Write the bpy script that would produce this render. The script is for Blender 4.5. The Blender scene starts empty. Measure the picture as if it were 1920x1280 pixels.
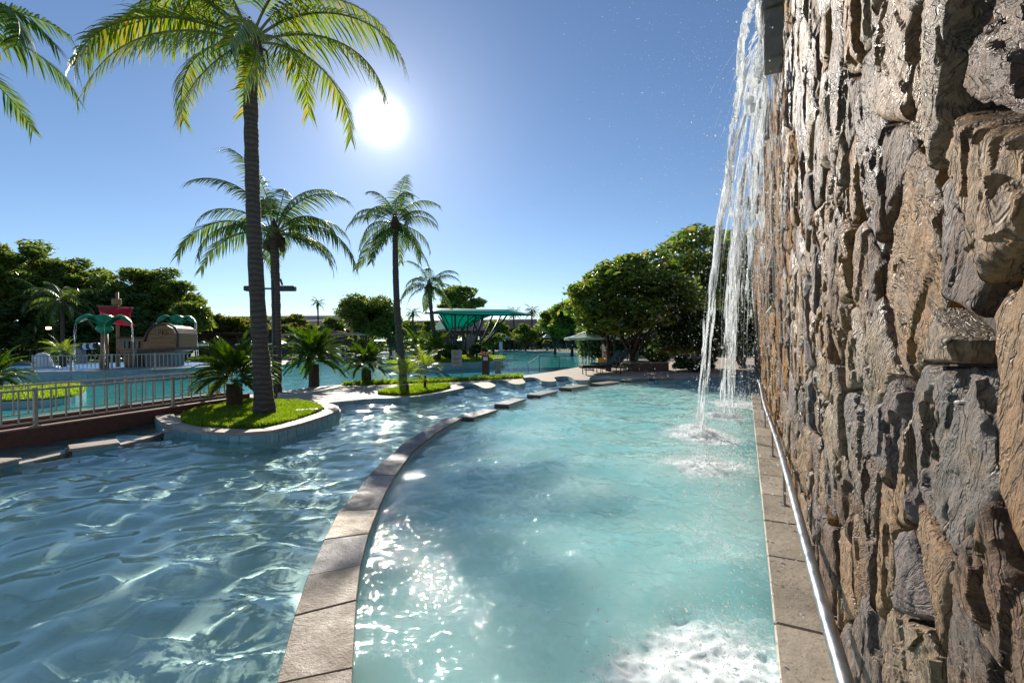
import bpy, bmesh, math, random
import numpy as np
from mathutils import Vector, Matrix, noise

random.seed(7)
RNG = np.random.default_rng(11)
SC = bpy.context.scene
COL = SC.collection
R = math.radians

# ---------------------------------------------------------------- camera
CAM_Z = 1.85
ROLL = R(0.8)
FPX = 1920 * 16.0 / 36.0
cam = bpy.data.cameras.new('camera')
cam.lens = 16.0; cam.sensor_width = 36.0
cam.clip_start = 0.05; cam.clip_end = 3000.0
camo = bpy.data.objects.new('camera', cam); COL.objects.link(camo)
camo.location = (0, 0, CAM_Z); camo.rotation_euler = (R(90), ROLL, 0)
SC.camera = camo

CR = Vector((math.cos(ROLL), 0, -math.sin(ROLL)))
CU = Vector((math.sin(ROLL), 0, math.cos(ROLL)))
def ray(px, py):
    return CR * ((px - 960) / FPX) + CU * ((640 - py) / FPX) + Vector((0, 1, 0))
def G(px, py, z=0.15):
    d = ray(px, py); t = (z - CAM_Z) / d.z
    return Vector((d.x * t, d.y * t, z))
def AT(px, py, depth):
    d = ray(px, py)
    return Vector((0, 0, CAM_Z)) + d * depth

# ---------------------------------------------------------------- world, sun, exposure
SUND = ray(715, 225).normalized()
SUN_EL = math.asin(SUND.z); SUN_AZ = math.atan2(SUND.x, SUND.y)
world = bpy.data.worlds.new('World'); SC.world = world; world.use_nodes = True
wn = world.node_tree
bg = wn.nodes['Background']
sky = wn.nodes.new('ShaderNodeTexSky'); sky.sky_type = 'NISHITA'
sky.sun_disc = False
sky.sun_elevation = SUN_EL; sky.sun_rotation = SUN_AZ
sky.altitude = 300; sky.air_density = 0.9; sky.dust_density = 0.10; sky.ozone_density = 3.6
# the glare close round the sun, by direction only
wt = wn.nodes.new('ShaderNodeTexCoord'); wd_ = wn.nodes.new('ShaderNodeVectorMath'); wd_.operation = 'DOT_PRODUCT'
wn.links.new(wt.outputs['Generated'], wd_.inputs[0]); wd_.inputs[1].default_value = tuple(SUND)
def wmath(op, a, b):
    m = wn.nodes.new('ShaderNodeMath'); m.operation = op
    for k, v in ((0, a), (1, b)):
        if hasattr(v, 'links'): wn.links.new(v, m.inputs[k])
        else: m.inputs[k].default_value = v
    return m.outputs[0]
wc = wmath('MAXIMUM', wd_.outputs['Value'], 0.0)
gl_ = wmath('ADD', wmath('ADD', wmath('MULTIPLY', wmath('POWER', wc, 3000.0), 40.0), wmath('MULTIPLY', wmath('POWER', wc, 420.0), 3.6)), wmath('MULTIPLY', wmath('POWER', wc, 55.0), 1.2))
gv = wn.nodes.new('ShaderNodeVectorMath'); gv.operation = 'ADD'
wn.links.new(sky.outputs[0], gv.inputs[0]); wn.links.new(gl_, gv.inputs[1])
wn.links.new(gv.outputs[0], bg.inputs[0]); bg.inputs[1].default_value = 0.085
sun = bpy.data.lights.new('sun', 'SUN'); sun.energy = 5.0; sun.angle = R(0.5); sun.color = (1.0, 0.93, 0.82)
suno = bpy.data.objects.new('sun', sun); COL.objects.link(suno)
suno.rotation_euler = SUND.to_track_quat('Z', 'Y').to_euler()
suno.location = (-20, 70, 40)
sun.cycles.is_caustics_light = True
vs = SC.view_settings
vs.view_transform = 'Standard'; vs.look = 'None'; vs.exposure = 0.52; vs.gamma = 1.0; vs.use_curve_mapping = False
cy = SC.cycles
cy.use_denoising = True
cy.max_bounces = 10; cy.transmission_bounces = 8; cy.transparent_max_bounces = 16; cy.diffuse_bounces = 3; cy.glossy_bounces = 4
cy.sample_clamp_indirect = 0.0
cy.sample_clamp_direct = 0.0
cy.blur_glossy = 1.0

# ---------------------------------------------------------------- material helpers
def lin(h):
    h = h.lstrip('#')
    o = []
    for i in (0, 2, 4):
        v = int(h[i:i+2], 16) / 255
        o.append(v / 12.92 if v <= 0.04045 else ((v + 0.055) / 1.055) ** 2.4)
    return (o[0], o[1], o[2], 1.0)
def new_mat(name):
    m = bpy.data.materials.new(name); m.use_nodes = True
    return m, m.node_tree, m.node_tree.nodes, m.node_tree.links
def ramp(nt, stops, interp='LINEAR'):
    r = nt.nodes.new('ShaderNodeValToRGB'); cr = r.color_ramp; cr.interpolation = interp
    while len(cr.elements) < len(stops): cr.elements.new(0.5)
    for e, (p, c) in zip(cr.elements, stops):
        e.position = p; e.color = c if len(c) == 4 else (*c, 1)
    return r
def noise_node(nt, scale, detail=4, rough=0.55, vec=None, dist=0.0):
    n = nt.nodes.new('ShaderNodeTexNoise'); n.inputs['Scale'].default_value = scale
    n.inputs['Detail'].default_value = detail; n.inputs['Roughness'].default_value = rough
    n.inputs['Distortion'].default_value = dist
    if vec is not None: nt.links.new(vec, n.inputs['Vector'])
    return n
def mixc(nt, fac, a, b, blend='MIX'):
    m = nt.nodes.new('ShaderNodeMix'); m.data_type = 'RGBA'; m.blend_type = blend
    for k, v in ((0, fac), (6, a), (7, b)):
        if hasattr(v, 'is_linked') or hasattr(v, 'links'): nt.links.new(v, m.inputs[k])
        else: m.inputs[k].default_value = v
    return m.outputs[2]
def math_node(nt, op, a, b=None, clamp=False):
    m = nt.nodes.new('ShaderNodeMath'); m.operation = op; m.use_clamp = clamp
    for k, v in ((0, a), (1, b)):
        if v is None: continue
        if hasattr(v, 'links'): nt.links.new(v, m.inputs[k])
        else: m.inputs[k].default_value = v
    return m.outputs[0]
def texco(nt, kind='Object', scale=None, rnd=0.0):
    t = nt.nodes.new('ShaderNodeTexCoord'); o = t.outputs[kind]
    if rnd:
        oi = nt.nodes.new('ShaderNodeObjectInfo')
        v = nt.nodes.new('ShaderNodeVectorMath'); v.operation = 'ADD'
        mu = math_node(nt, 'MULTIPLY', oi.outputs['Random'], rnd)
        nt.links.new(o, v.inputs[0]); nt.links.new(mu, v.inputs[1]); o = v.outputs[0]
    if scale:
        mp = nt.nodes.new('ShaderNodeMapping'); mp.inputs['Scale'].default_value = scale
        nt.links.new(o, mp.inputs['Vector']); o = mp.outputs[0]
    return o
def surf(name, c1, c2=None, scale=4.0, rough=0.6, bump=0.15, metal=0.0, stretch=None, rnd=0.0, objvar=0.0, spec=0.5, coat=0.0, rvar=0.0):
    """colour with two-tone noise, fine relief and optional per-object tone"""
    m, nt, nd, lk = new_mat(name)
    b = nd['Principled BSDF']
    v = texco(nt, 'Object', stretch, rnd)
    n = noise_node(nt, scale, 6, 0.6, v)
    r = ramp(nt, [(0.32, c1), (0.68, c2 or tuple(x * 0.75 for x in c1[:3]) + (1,))])
    lk.new(n.outputs[0], r.inputs[0]); c = r.outputs[0]
    if objvar:
        oi = nd.new('ShaderNodeObjectInfo')
        hv = nd.new('ShaderNodeHueSaturation')
        val = math_node(nt, 'MULTIPLY_ADD', oi.outputs['Random'], objvar)
        val.node.inputs[2].default_value = 1 - objvar / 2
        lk.new(val, hv.inputs['Value']); lk.new(c, hv.inputs['Color']); c = hv.outputs[0]
    lk.new(c, b.inputs['Base Color'])
    b.inputs['Roughness'].default_value = rough; b.inputs['Metallic'].default_value = metal
    b.inputs['Specular IOR Level'].default_value = spec
    if coat: b.inputs['Coat Weight'].default_value = coat; b.inputs['Coat Roughness'].default_value = 0.08
    if rvar:
        rr = nd.new('ShaderNodeMapRange'); n3 = noise_node(nt, scale * 0.6, 4, 0.6, v)
        lk.new(n3.outputs[0], rr.inputs[0]); rr.inputs[1].default_value = 0.35; rr.inputs[2].default_value = 0.65
        rr.inputs[3].default_value = max(0.03, rough - rvar); rr.inputs[4].default_value = min(1, rough + rvar)
        lk.new(rr.outputs[0], b.inputs['Roughness'])
    if bump:
        bp = nd.new('ShaderNodeBump'); bp.inputs['Strength'].default_value = bump; bp.inputs['Distance'].default_value = 0.02
        n2 = noise_node(nt, scale * 6, 5, 0.65, v); lk.new(n2.outputs[0], bp.inputs['Height'])
        lk.new(bp.outputs[0], b.inputs['Normal'])
    return m
def leaf_mat(name, cols, trans=0.45, gloss=0.12, tipyellow=None):
    m, nt, nd, lk = new_mat(name)
    nd.remove(nd['Principled BSDF']); out = nd['Material Output']
    g = nd.new('ShaderNodeNewGeometry')
    r = ramp(nt, [(i / max(1, len(cols) - 1), c) for i, c in enumerate(cols)])
    lk.new(g.outputs['Random Per Island'], r.inputs[0]); c = r.outputs[0]
    d = nd.new('ShaderNodeBsdfDiffuse'); t = nd.new('ShaderNodeBsdfTranslucent'); gl = nd.new('ShaderNodeBsdfGlossy')
    gl.inputs['Roughness'].default_value = 0.35; gl.inputs['Color'].default_value = (0.9, 0.95, 0.9, 1)
    lk.new(c, d.inputs[0])
    tc = nd.new('ShaderNodeHueSaturation'); tc.inputs['Hue'].default_value = 0.475; tc.inputs['Saturation'].default_value = 1.1; tc.inputs['Value'].default_value = 2.5
    lk.new(c, tc.inputs['Color']); lk.new(tc.outputs[0], t.inputs[0])
    a = nd.new('ShaderNodeMixShader'); a.inputs[0].default_value = trans
    lk.new(d.outputs[0], a.inputs[1]); lk.new(t.outputs[0], a.inputs[2])
    b = nd.new('ShaderNodeMixShader'); fr = nd.new('ShaderNodeFresnel'); fr.inputs[0].default_value = 1.45
    f = math_node(nt, 'MULTIPLY', fr.outputs[0], gloss * 2.2)
    lk.new(f, b.inputs[0]); lk.new(a.outputs[0], b.inputs[1]); lk.new(gl.outputs[0], b.inputs[2])
    lk.new(b.outputs[0], out.inputs[0])
    return m
def cloth_mat(name, c, trans=0.5):
    m, nt, nd, lk = new_mat(name)
    nd.remove(nd['Principled BSDF']); out = nd['Material Output']
    v = texco(nt, 'Object'); n = noise_node(nt, 3.0, 5, 0.6, v)
    cc = mixc(nt, n.outputs[0], tuple(x * 0.8 for x in c[:3]) + (1,), tuple(min(1, x * 1.15) for x in c[:3]) + (1,))
    d = nd.new('ShaderNodeBsdfDiffuse'); t = nd.new('ShaderNodeBsdfTranslucent')
    lk.new(cc, d.inputs[0]); lk.new(cc, t.inputs[0])
    a = nd.new('ShaderNodeMixShader'); a.inputs[0].default_value = trans
    lk.new(d.outputs[0], a.inputs[1]); lk.new(t.outputs[0], a.inputs[2]); 
    gl = nd.new('ShaderNodeBsdfGlossy'); gl.inputs['Roughness'].default_value = 0.45
    b = nd.new('ShaderNodeMixShader'); fr = nd.new('ShaderNodeFresnel'); fr.inputs[0].default_value = 1.4
    lk.new(math_node(nt, 'MULTIPLY', fr.outputs[0], 0.25), b.inputs[0]); lk.new(a.outputs[0], b.inputs[1]); lk.new(gl.outputs[0], b.inputs[2])
    lk.new(b.outputs[0], out.inputs[0])
    return m

# ---------------------------------------------------------------- mesh helpers
def tag(o, label=None, cat=None, group=None, kind=None):
    if label: o['label'] = label
    if cat: o['category'] = cat
    if group: o['group'] = group
    if kind: o['kind'] = kind
    return o
def empty(name, loc=(0, 0, 0), label=None, cat=None, group=None):
    o = bpy.data.objects.new(name, None); COL.objects.link(o); o.location = loc
    o.empty_display_size = 0.2
    return tag(o, label, cat, group)
def link(name, me, mat=None, parent=None, loc=None):
    o = bpy.data.objects.new(name, me); COL.objects.link(o)
    if mat is not None:
        for mm in (mat if isinstance(mat, (list, tuple)) else [mat]): me.materials.append(mm)
    if parent is not None: o.parent = parent
    if loc is not None: o.location = loc
    return o
def root_loc(p):
    v = Vector((0, 0, 0))
    while p is not None: v += p.location; p = p.parent
    return v
class MB:
    """collects shapes in world space (or in the space of a prototype at the origin)"""
    def __init__(s): s.v = []; s.f = []; s.m = []
    def add(s, vs_, fs, mi=0):
        k = len(s.v); s.v += [tuple(x) for x in vs_]; s.f += [tuple(i + k for i in f) for f in fs]; s.m += [mi] * len(fs)
        return s
    def box(s, c, size, rz=0.0, mi=0, bev=0.0, rot=None):
        x, y, z = size[0] / 2, size[1] / 2, size[2] / 2
        M = rot if rot is not None else Matrix.Rotation(rz, 3, 'Z')
        if bev:
            b = min(bev, x * .45, y * .45, z * .45)
            P = []
            for zz, ins in ((-z, b), (-z + b, 0), (z - b, 0), (z, b)):
                xx, yy = x - ins, y - ins; q = b
                for (a, e) in ((xx - q, yy), (xx, yy - q), (xx, -yy + q), (xx - q, -yy), (-xx + q, -yy), (-xx, -yy + q), (-xx, yy - q), (-xx + q, yy)):
                    P.append((a, e, zz))
            F = [tuple(range(8))[::1], tuple(range(31, 23, -1))[::1]]
            F = [tuple(range(0, 8)), tuple(range(31, 23, -1))]
            for r_ in range(3):
                for i in range(8):
                    j = (i + 1) % 8
                    F.append((r_ * 8 + j, r_ * 8 + i, r_ * 8 + 8 + i, r_ * 8 + 8 + j))
        else:
            P = [(-x, -y, -z), (x, -y, -z), (x, y, -z), (-x, y, -z), (-x, -y, z), (x, -y, z), (x, y, z), (-x, y, z)]
            F = [(3, 2, 1, 0), (4, 5, 6, 7), (0, 1, 5, 4), (1, 2, 6, 5), (2, 3, 7, 6), (3, 0, 4, 7)]
        C = Vector(c)
        return s.add([C + M @ Vector(p) for p in P], F, mi)
    def bar(s, a, b, w, h=None, mi=0):
        a, b = Vector(a), Vector(b); d = b - a; L = d.length
        if L < 1e-6: return s
        y = d / L; up = Vector((0, 0, 1)) if abs(y.z) < 0.95 else Vector((0, 1, 0))
        x = y.cross(up).normalized(); z = x.cross(y)
        M = Matrix((x, y, z)).transposed()
        return s.box((a + b) / 2, (w, L, h or w), rot=M, mi=mi)
    def tube(s, pts, rad, n=8, mi=0, cap=True, flat=1.0):
        pts = [Vector(p) for p in pts]; k0 = len(s.v)
        if not hasattr(rad, '__len__'): rad = [rad] * len(pts)
        prev = None; V = []
        for i, p in enumerate(pts):
            t = (pts[min(i + 1, len(pts) - 1)] - pts[max(i - 1, 0)])
            t = t.normalized() if t.length > 1e-9 else Vector((0, 0, 1))
            if prev is None:
                u = t.cross(Vector((0.31, 0.92, 0.22))).normalized()
            else:
                u = prev - t * prev.dot(t)
                u = u.normalized() if u.length > 1e-6 else t.cross(Vector((0.3, 0.9, 0.2))).normalized()
            prev = u; w = t.cross(u)
            for j in range(n):
                a = 2 * math.pi * j / n
                V.append(p + (u * math.cos(a) + w * (math.sin(a) * flat)) * rad[i])
        F = []
        for i in range(len(pts) - 1):
            for j in range(n):
                jj = (j + 1) % n
                F.append((i * n + j, i * n + jj, (i + 1) * n + jj, (i + 1) * n + j))
        if cap:
            F.append(tuple(range(n - 1, -1, -1))); F.append(tuple((len(pts) - 1) * n + j for j in range(n)))
        return s.add(V, F, mi)
    def lathe(s, c, prof, n=16, mi=0):
        V = []; c = Vector(c)
        for (r_, z) in prof:
            for j in range(n):
                a = 2 * math.pi * j / n; V.append(c + Vector((r_ * math.cos(a), r_ * math.sin(a), z)))
        F = []
        for i in range(len(prof) - 1):
            for j in range(n):
                jj = (j + 1) % n; F.append((i * n + j, i * n + jj, (i + 1) * n + jj, (i + 1) * n + j))
        F.append(tuple(range(n - 1, -1, -1))); F.append(tuple((len(prof) - 1) * n + j for j in range(n)))
        return s.add(V, F, mi)
    def prism(s, poly, z0, z1, top=0, side=0, bottom=False):
        n = len(poly)
        area = sum(poly[i][0] * poly[(i + 1) % n][1] - poly[(i + 1) % n][0] * poly[i][1] for i in range(n))
        if area < 0: poly = poly[::-1]
        V = [(p[0], p[1], z1) for p in poly] + [(p[0], p[1], z0) for p in poly]
        s.add(V, [tuple(range(n))], top)
        k = len(s.v) - 2 * n
        for i in range(n):
            j = (i + 1) % n; s.f.append((k + n + i, k + n + j, k + j, k + i)); s.m.append(side)
        if bottom: s.f.append(tuple(k + n + i for i in range(n - 1, -1, -1))); s.m.append(side)
        return s
    def build(s, name, mat, parent=None, smooth=False, loc=None):
        me = bpy.data.meshes.new(name)
        off = root_loc(parent) if parent is not None else Vector((0, 0, 0))
        if loc is not None: off = off + Vector(loc)
        vv = [(a - off.x, b - off.y, c - off.z) for a, b, c in s.v]
        me.from_pydata(vv, [], s.f)
        me.polygons.foreach_set('material_index', s.m)
        if smooth: me.polygons.foreach_set('use_smooth', [True] * len(s.f))
        me.update()
        return link(name, me, mat, parent, loc)
def np_mesh(name, V, Q, smooth=False):
    me = bpy.data.meshes.new(name); V = np.asarray(V, np.float32); Q = np.asarray(Q, np.int32)
    k = Q.shape[1]
    me.vertices.add(len(V)); me.vertices.foreach_set('co', V.ravel())
    me.loops.add(Q.size); me.loops.foreach_set('vertex_index', Q.ravel())
    me.polygons.add(len(Q)); me.polygons.foreach_set('loop_start', np.arange(0, Q.size, k, dtype=np.int32))
    me.polygons.foreach_set('loop_total', np.full(len(Q), k, np.int32))
    if smooth: me.polygons.foreach_set('use_smooth', np.ones(len(Q), bool))
    me.update(calc_edges=True); return me
def copy_tree(o, parent=None, loc=None, rz=None, scale=None):
    c = o.copy(); COL.objects.link(c)
    if parent is not None: c.parent = parent
    if loc is not None: c.location = loc
    if rz is not None: c.rotation_euler = (0, 0, rz)
    if scale is not None: c.scale = (scale,) * 3
    for ch in list(o.children): copy_tree(ch, c)
    return c
def smoothstep(a, b, x):
    t = np.clip((x - a) / (b - a), 0, 1); return t * t * (3 - 2 * t)
def inside(poly, X, Y):
    poly = np.asarray([(p[0], p[1]) for p in poly]); r_ = np.zeros(X.shape, bool); n = len(poly)
    for i in range(n):
        x1, y1 = poly[i]; x2, y2 = poly[(i + 1) % n]
        if y1 == y2: continue
        c = ((y1 > Y) != (y2 > Y)) & (X < (x2 - x1) * (Y - y1) / (y2 - y1) + x1)
        r_ ^= c
    return r_
def catmull(pts, k=6, closed=False):
    P = [Vector(p) for p in pts]; out = []
    n = len(P); m = n if closed else n - 1
    for i in range(m):
        if closed: a, b, c, d = P[(i - 1) % n], P[i], P[(i + 1) % n], P[(i + 2) % n]
        else: a, b, c, d = P[max(i - 1, 0)], P[i], P[i + 1], P[min(i + 2, n - 1)]
        for j in range(k):
            t = j / k
            out.append(0.5 * ((2 * b) + (c - a) * t + (2 * a - 5 * b + 4 * c - d) * t * t + (3 * b - a - 3 * c + d) * t ** 3))
    if not closed: out.append(P[-1].copy())
    return out
_P = np.random.default_rng(3).permutation(512)
def vnoise(x, y, seed=0):
    """value noise in numpy, about -1..1"""
    xi = np.floor(x).astype(int); yi = np.floor(y).astype(int); xf = x - xi; yf = y - yi
    u = xf * xf * (3 - 2 * xf); w = yf * yf * (3 - 2 * yf)
    def h(a, b): return _P[(_P[(a + seed * 17) & 511] + b * 7 + seed) & 511] / 255.5 - 1
    return (h(xi, yi) * (1 - u) + h(xi + 1, yi) * u) * (1 - w) + (h(xi, yi + 1) * (1 - u) + h(xi + 1, yi + 1) * u) * w
def fbm(x, y, o=4, seed=0):
    s = 0; a = 1; t = 0
    for k in range(o):
        s = s + a * vnoise(x * 2 ** k + 13.7 * k, y * 2 ** k + 5.1 * k, seed + k); t += a; a *= 0.5
    return s / t

# ---------------------------------------------------------------- materials
def tile_mat(name, c1, c2, grout, sx, sy, rough=0.25):
    m, nt, nd, lk = new_mat(name); b = nd['Principled BSDF']
    v = texco(nt, 'Object')
    br = nd.new('ShaderNodeTexBrick'); br.offset = 0.0; br.inputs['Scale'].default_value = 1.0
    br.inputs['Brick Width'].default_value = sx; br.inputs['Row Height'].default_value = sy
    br.inputs['Mortar Size'].default_value = 0.006; br.inputs['Color1'].default_value = c1; br.inputs['Color2'].default_value = c2; br.inputs['Mortar'].default_value = grout
    lk.new(v, br.inputs['Vector']); n = noise_node(nt, 2.5, 4, 0.6, v)
    c = mixc(nt, math_node(nt, 'MULTIPLY', n.outputs[0], 0.3), br.outputs[0], tuple(x * 0.6 for x in c1[:3]) + (1,))
    lk.new(c, b.inputs['Base Color']); b.inputs['Roughness'].default_value = rough
    return m
M = {}
M['floor_tile'] = tile_mat('pool_floor_tile', (0.74, 0.83, 0.74, 1), (0.68, 0.79, 0.71, 1), (0.66, 0.71, 0.63, 1), 0.25, 0.25)
M['aqua_tile'] = surf('aqua_pool_tile', (0.27, 0.44, 0.46, 1), (0.18, 0.35, 0.38, 1), 5.0, 0.3, 0.05, objvar=0.25)
M['pale_tile'] = surf('pale_pool_tile', (0.42, 0.58, 0.58, 1), (0.32, 0.50, 0.52, 1), 4.0, 0.35, 0.05, objvar=0.25)
M['paving'] = surf('pale_stone_paving', (0.52, 0.42, 0.32, 1), (0.40, 0.32, 0.25, 1), 1.3, 0.75, 0.2)
M['paver'] = surf('paving_stone', (0.58, 0.47, 0.36, 1), (0.42, 0.34, 0.27, 1), 3.0, 0.7, 0.25, rnd=30, objvar=0.45)
M['coping_grey'] = surf('grey_wet_slate', (0.27, 0.25, 0.235, 1), (0.18, 0.165, 0.155, 1), 7.0, 0.58, 0.5, rnd=20, objvar=0.35, rvar=0.16, spec=0.22)
M['coping_tan'] = surf('tan_wet_sandstone', (0.48, 0.37, 0.23, 1), (0.34, 0.25, 0.155, 1), 6.0, 0.58, 0.5, rnd=20, rvar=0.16, spec=0.22)
M['coping_brown'] = surf('brown_wet_sandstone', (0.34, 0.275, 0.20, 1), (0.24, 0.19, 0.145, 1), 6.0, 0.58, 0.5, rnd=20, rvar=0.16, spec=0.22)
M['coping_pale'] = surf('pale_coping_stone', (0.50, 0.41, 0.32, 1), (0.36, 0.29, 0.22, 1), 4.0, 0.6, 0.3, rnd=20, objvar=0.3)
M['deck_wet'] = surf('wet_concrete_slab', (0.42, 0.36, 0.28, 1), (0.27, 0.23, 0.18, 1), 3.0, 0.42, 0.5, rnd=20, objvar=0.3, rvar=0.15, spec=0.3)
M['brick_rim'] = surf('dark_brick_rim', (0.10, 0.055, 0.04, 1), (0.06, 0.035, 0.03, 1), 9.0, 0.45, 0.4)
M['concrete'] = surf('aged_concrete', (0.26, 0.24, 0.21, 1), (0.15, 0.14, 0.125, 1), 5.0, 0.8, 0.4)
M['mortar'] = surf('dark_mortar', (0.085, 0.06, 0.045, 1), (0.04, 0.03, 0.025, 1), 12.0, 0.7, 0.8)
M['steel'] = surf('brushed_steel', (0.30, 0.31, 0.325, 1), (0.21, 0.22, 0.235, 1), 14.0, 0.42, 0.02, metal=1.0, rvar=0.1)
M['rail_paint'] = surf('beige_rail_paint', (0.42, 0.38, 0.31, 1), (0.34, 0.30, 0.24, 1), 8.0, 0.4, 0.05)
M['dark_metal'] = surf('dark_metal', (0.02, 0.022, 0.024, 1), (0.035, 0.035, 0.035, 1), 8.0, 0.45, 0.05)
M['bridge_red'] = surf('rust_red_render', (0.165, 0.062, 0.04, 1), (0.11, 0.045, 0.032, 1), 9.0, 0.8, 0.5)
M['bridge_cap'] = surf('bridge_cap', (0.40, 0.25, 0.18, 1), (0.30, 0.19, 0.14, 1), 6.0, 0.7, 0.3)
M['lawn_soil'] = surf('lawn_soil', (0.07, 0.13, 0.02, 1), (0.04, 0.08, 0.015, 1), 3.0, 0.9, 0.4)
M['grass_far'] = surf('distant_grass', (0.10, 0.17, 0.03, 1), (0.055, 0.10, 0.02, 1), 0.35, 0.9, 0.3)
M['grass'] = leaf_mat('grass_blade', [(0.05, 0.12, 0.012, 1), (0.085, 0.19, 0.016, 1), (0.12, 0.24, 0.022, 1), (0.17, 0.26, 0.03, 1), (0.24, 0.24, 0.07, 1)], 0.5, 0.03)
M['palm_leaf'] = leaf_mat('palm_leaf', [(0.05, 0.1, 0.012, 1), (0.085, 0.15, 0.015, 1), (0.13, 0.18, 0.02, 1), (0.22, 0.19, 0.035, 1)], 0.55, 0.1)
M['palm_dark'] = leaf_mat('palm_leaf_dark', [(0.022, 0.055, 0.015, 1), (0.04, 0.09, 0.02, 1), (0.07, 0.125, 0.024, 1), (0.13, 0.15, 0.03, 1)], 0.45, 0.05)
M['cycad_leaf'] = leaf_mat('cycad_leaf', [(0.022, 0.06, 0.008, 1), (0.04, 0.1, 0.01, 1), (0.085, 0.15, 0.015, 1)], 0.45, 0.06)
M['young_leaf'] = leaf_mat('young_palm_leaf', [(0.08, 0.15, 0.015, 1), (0.14, 0.21, 0.025, 1), (0.22, 0.26, 0.04, 1)], 0.5, 0.06)
M['rachis'] = surf('palm_rachis', (0.22, 0.19, 0.05, 1), (0.14, 0.11, 0.03, 1), 5.0, 0.5, 0.1)
M['fibre'] = surf('palm_fibre', (0.10, 0.065, 0.04, 1), (0.05, 0.032, 0.022, 1), 12.0, 0.9, 0.8, stretch=(1, 1, 0.3))
M['bark'] = surf('tree_bark', (0.085, 0.065, 0.05, 1), (0.045, 0.035, 0.028, 1), 8.0, 0.9, 0.8, stretch=(1, 1, 0.35))
M['coconut'] = surf('coconut_husk', (0.14, 0.10, 0.03, 1), (0.09, 0.07, 0.03, 1), 6.0, 0.5, 0.2)
M['tree_dark'] = leaf_mat('dark_tree_leaf', [(0.032, 0.062, 0.02, 1), (0.055, 0.095, 0.026, 1), (0.09, 0.13, 0.035, 1)], 0.48, 0.08)
M['tree_mid'] = leaf_mat('mid_tree_leaf', [(0.05, 0.09, 0.02, 1), (0.085, 0.135, 0.026, 1), (0.15, 0.18, 0.035, 1)], 0.5, 0.08)
M['tree_light'] = leaf_mat('yellow_green_leaf', [(0.05, 0.08, 0.015, 1), (0.10, 0.125, 0.02, 1), (0.17, 0.17, 0.03, 1)], 0.45, 0.06)
M['mango'] = leaf_mat('mango_leaf', [(0.038, 0.082, 0.014, 1), (0.068, 0.13, 0.02, 1), (0.12, 0.18, 0.026, 1), (0.21, 0.2, 0.04, 1)], 0.46, 0.14)
M['flower'] = leaf_mat('orange_flower', [(0.55, 0.16, 0.02, 1), (0.6, 0.28, 0.03, 1)], 0.4, 0.03)
M['roof'] = surf('brown_roof_tile', (0.45, 0.30, 0.21, 1), (0.34, 0.225, 0.16, 1), 0.8, 0.85, 0.4)
M['roof_grey'] = surf('grey_roof', (0.24, 0.25, 0.26, 1), (0.19, 0.195, 0.205, 1), 0.5, 0.7, 0.2)
M['wall_paint'] = surf('cream_wall', (0.42, 0.36, 0.30, 1), (0.33, 0.28, 0.23, 1), 0.8, 0.8, 0.1)
M['wall_dark'] = surf('brown_wall', (0.15, 0.105, 0.08, 1), (0.10, 0.07, 0.055, 1), 1.0, 0.8, 0.2)
M['glass_dark'] = surf('dark_window_glass', (0.02, 0.025, 0.03, 1), (0.03, 0.035, 0.04, 1), 1.0, 0.08, 0.0)
M['white_paint'] = surf('white_paint', (0.72, 0.71, 0.69, 1), (0.62, 0.61, 0.60, 1), 3.0, 0.5, 0.05)
M['umbrella_cloth'] = cloth_mat('umbrella_cloth', (0.30, 0.46, 0.38, 1), 0.35)
M['canopy_cloth'] = cloth_mat('teal_canopy_cloth', (0.01, 0.60, 0.50, 1), 0.68)
M['towel'] = surf('dark_green_cushion', (0.015, 0.055, 0.05, 1), (0.01, 0.035, 0.035, 1), 5.0, 0.8, 0.2)
M['wood'] = surf('ship_wood', (0.36, 0.17, 0.06, 1), (0.25, 0.115, 0.045, 1), 5.0, 0.55, 0.3, stretch=(0.5, 1, 2))
M['wood_dark'] = surf('dark_wood', (0.10, 0.045, 0.03, 1), (0.06, 0.03, 0.022, 1), 6.0, 0.6, 0.4, stretch=(2, 2, 0.4))
M['red_cloth'] = cloth_mat('red_sail_cloth', (0.60, 0.03, 0.035, 1), 0.5)
M['toy_green'] = surf('green_fibreglass', (0.012, 0.26, 0.10, 1), (0.01, 0.20, 0.075, 1), 3.0, 0.3, 0.05)
M['toy_blue'] = surf('blue_pad', (0.05, 0.25, 0.55, 1), (0.04, 0.20, 0.48, 1), 1.0, 0.4, 0.05)
M['black'] = surf('black_plastic', (0.012, 0.012, 0.013, 1), (0.02, 0.02, 0.02, 1), 3.0, 0.4, 0.05)

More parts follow.
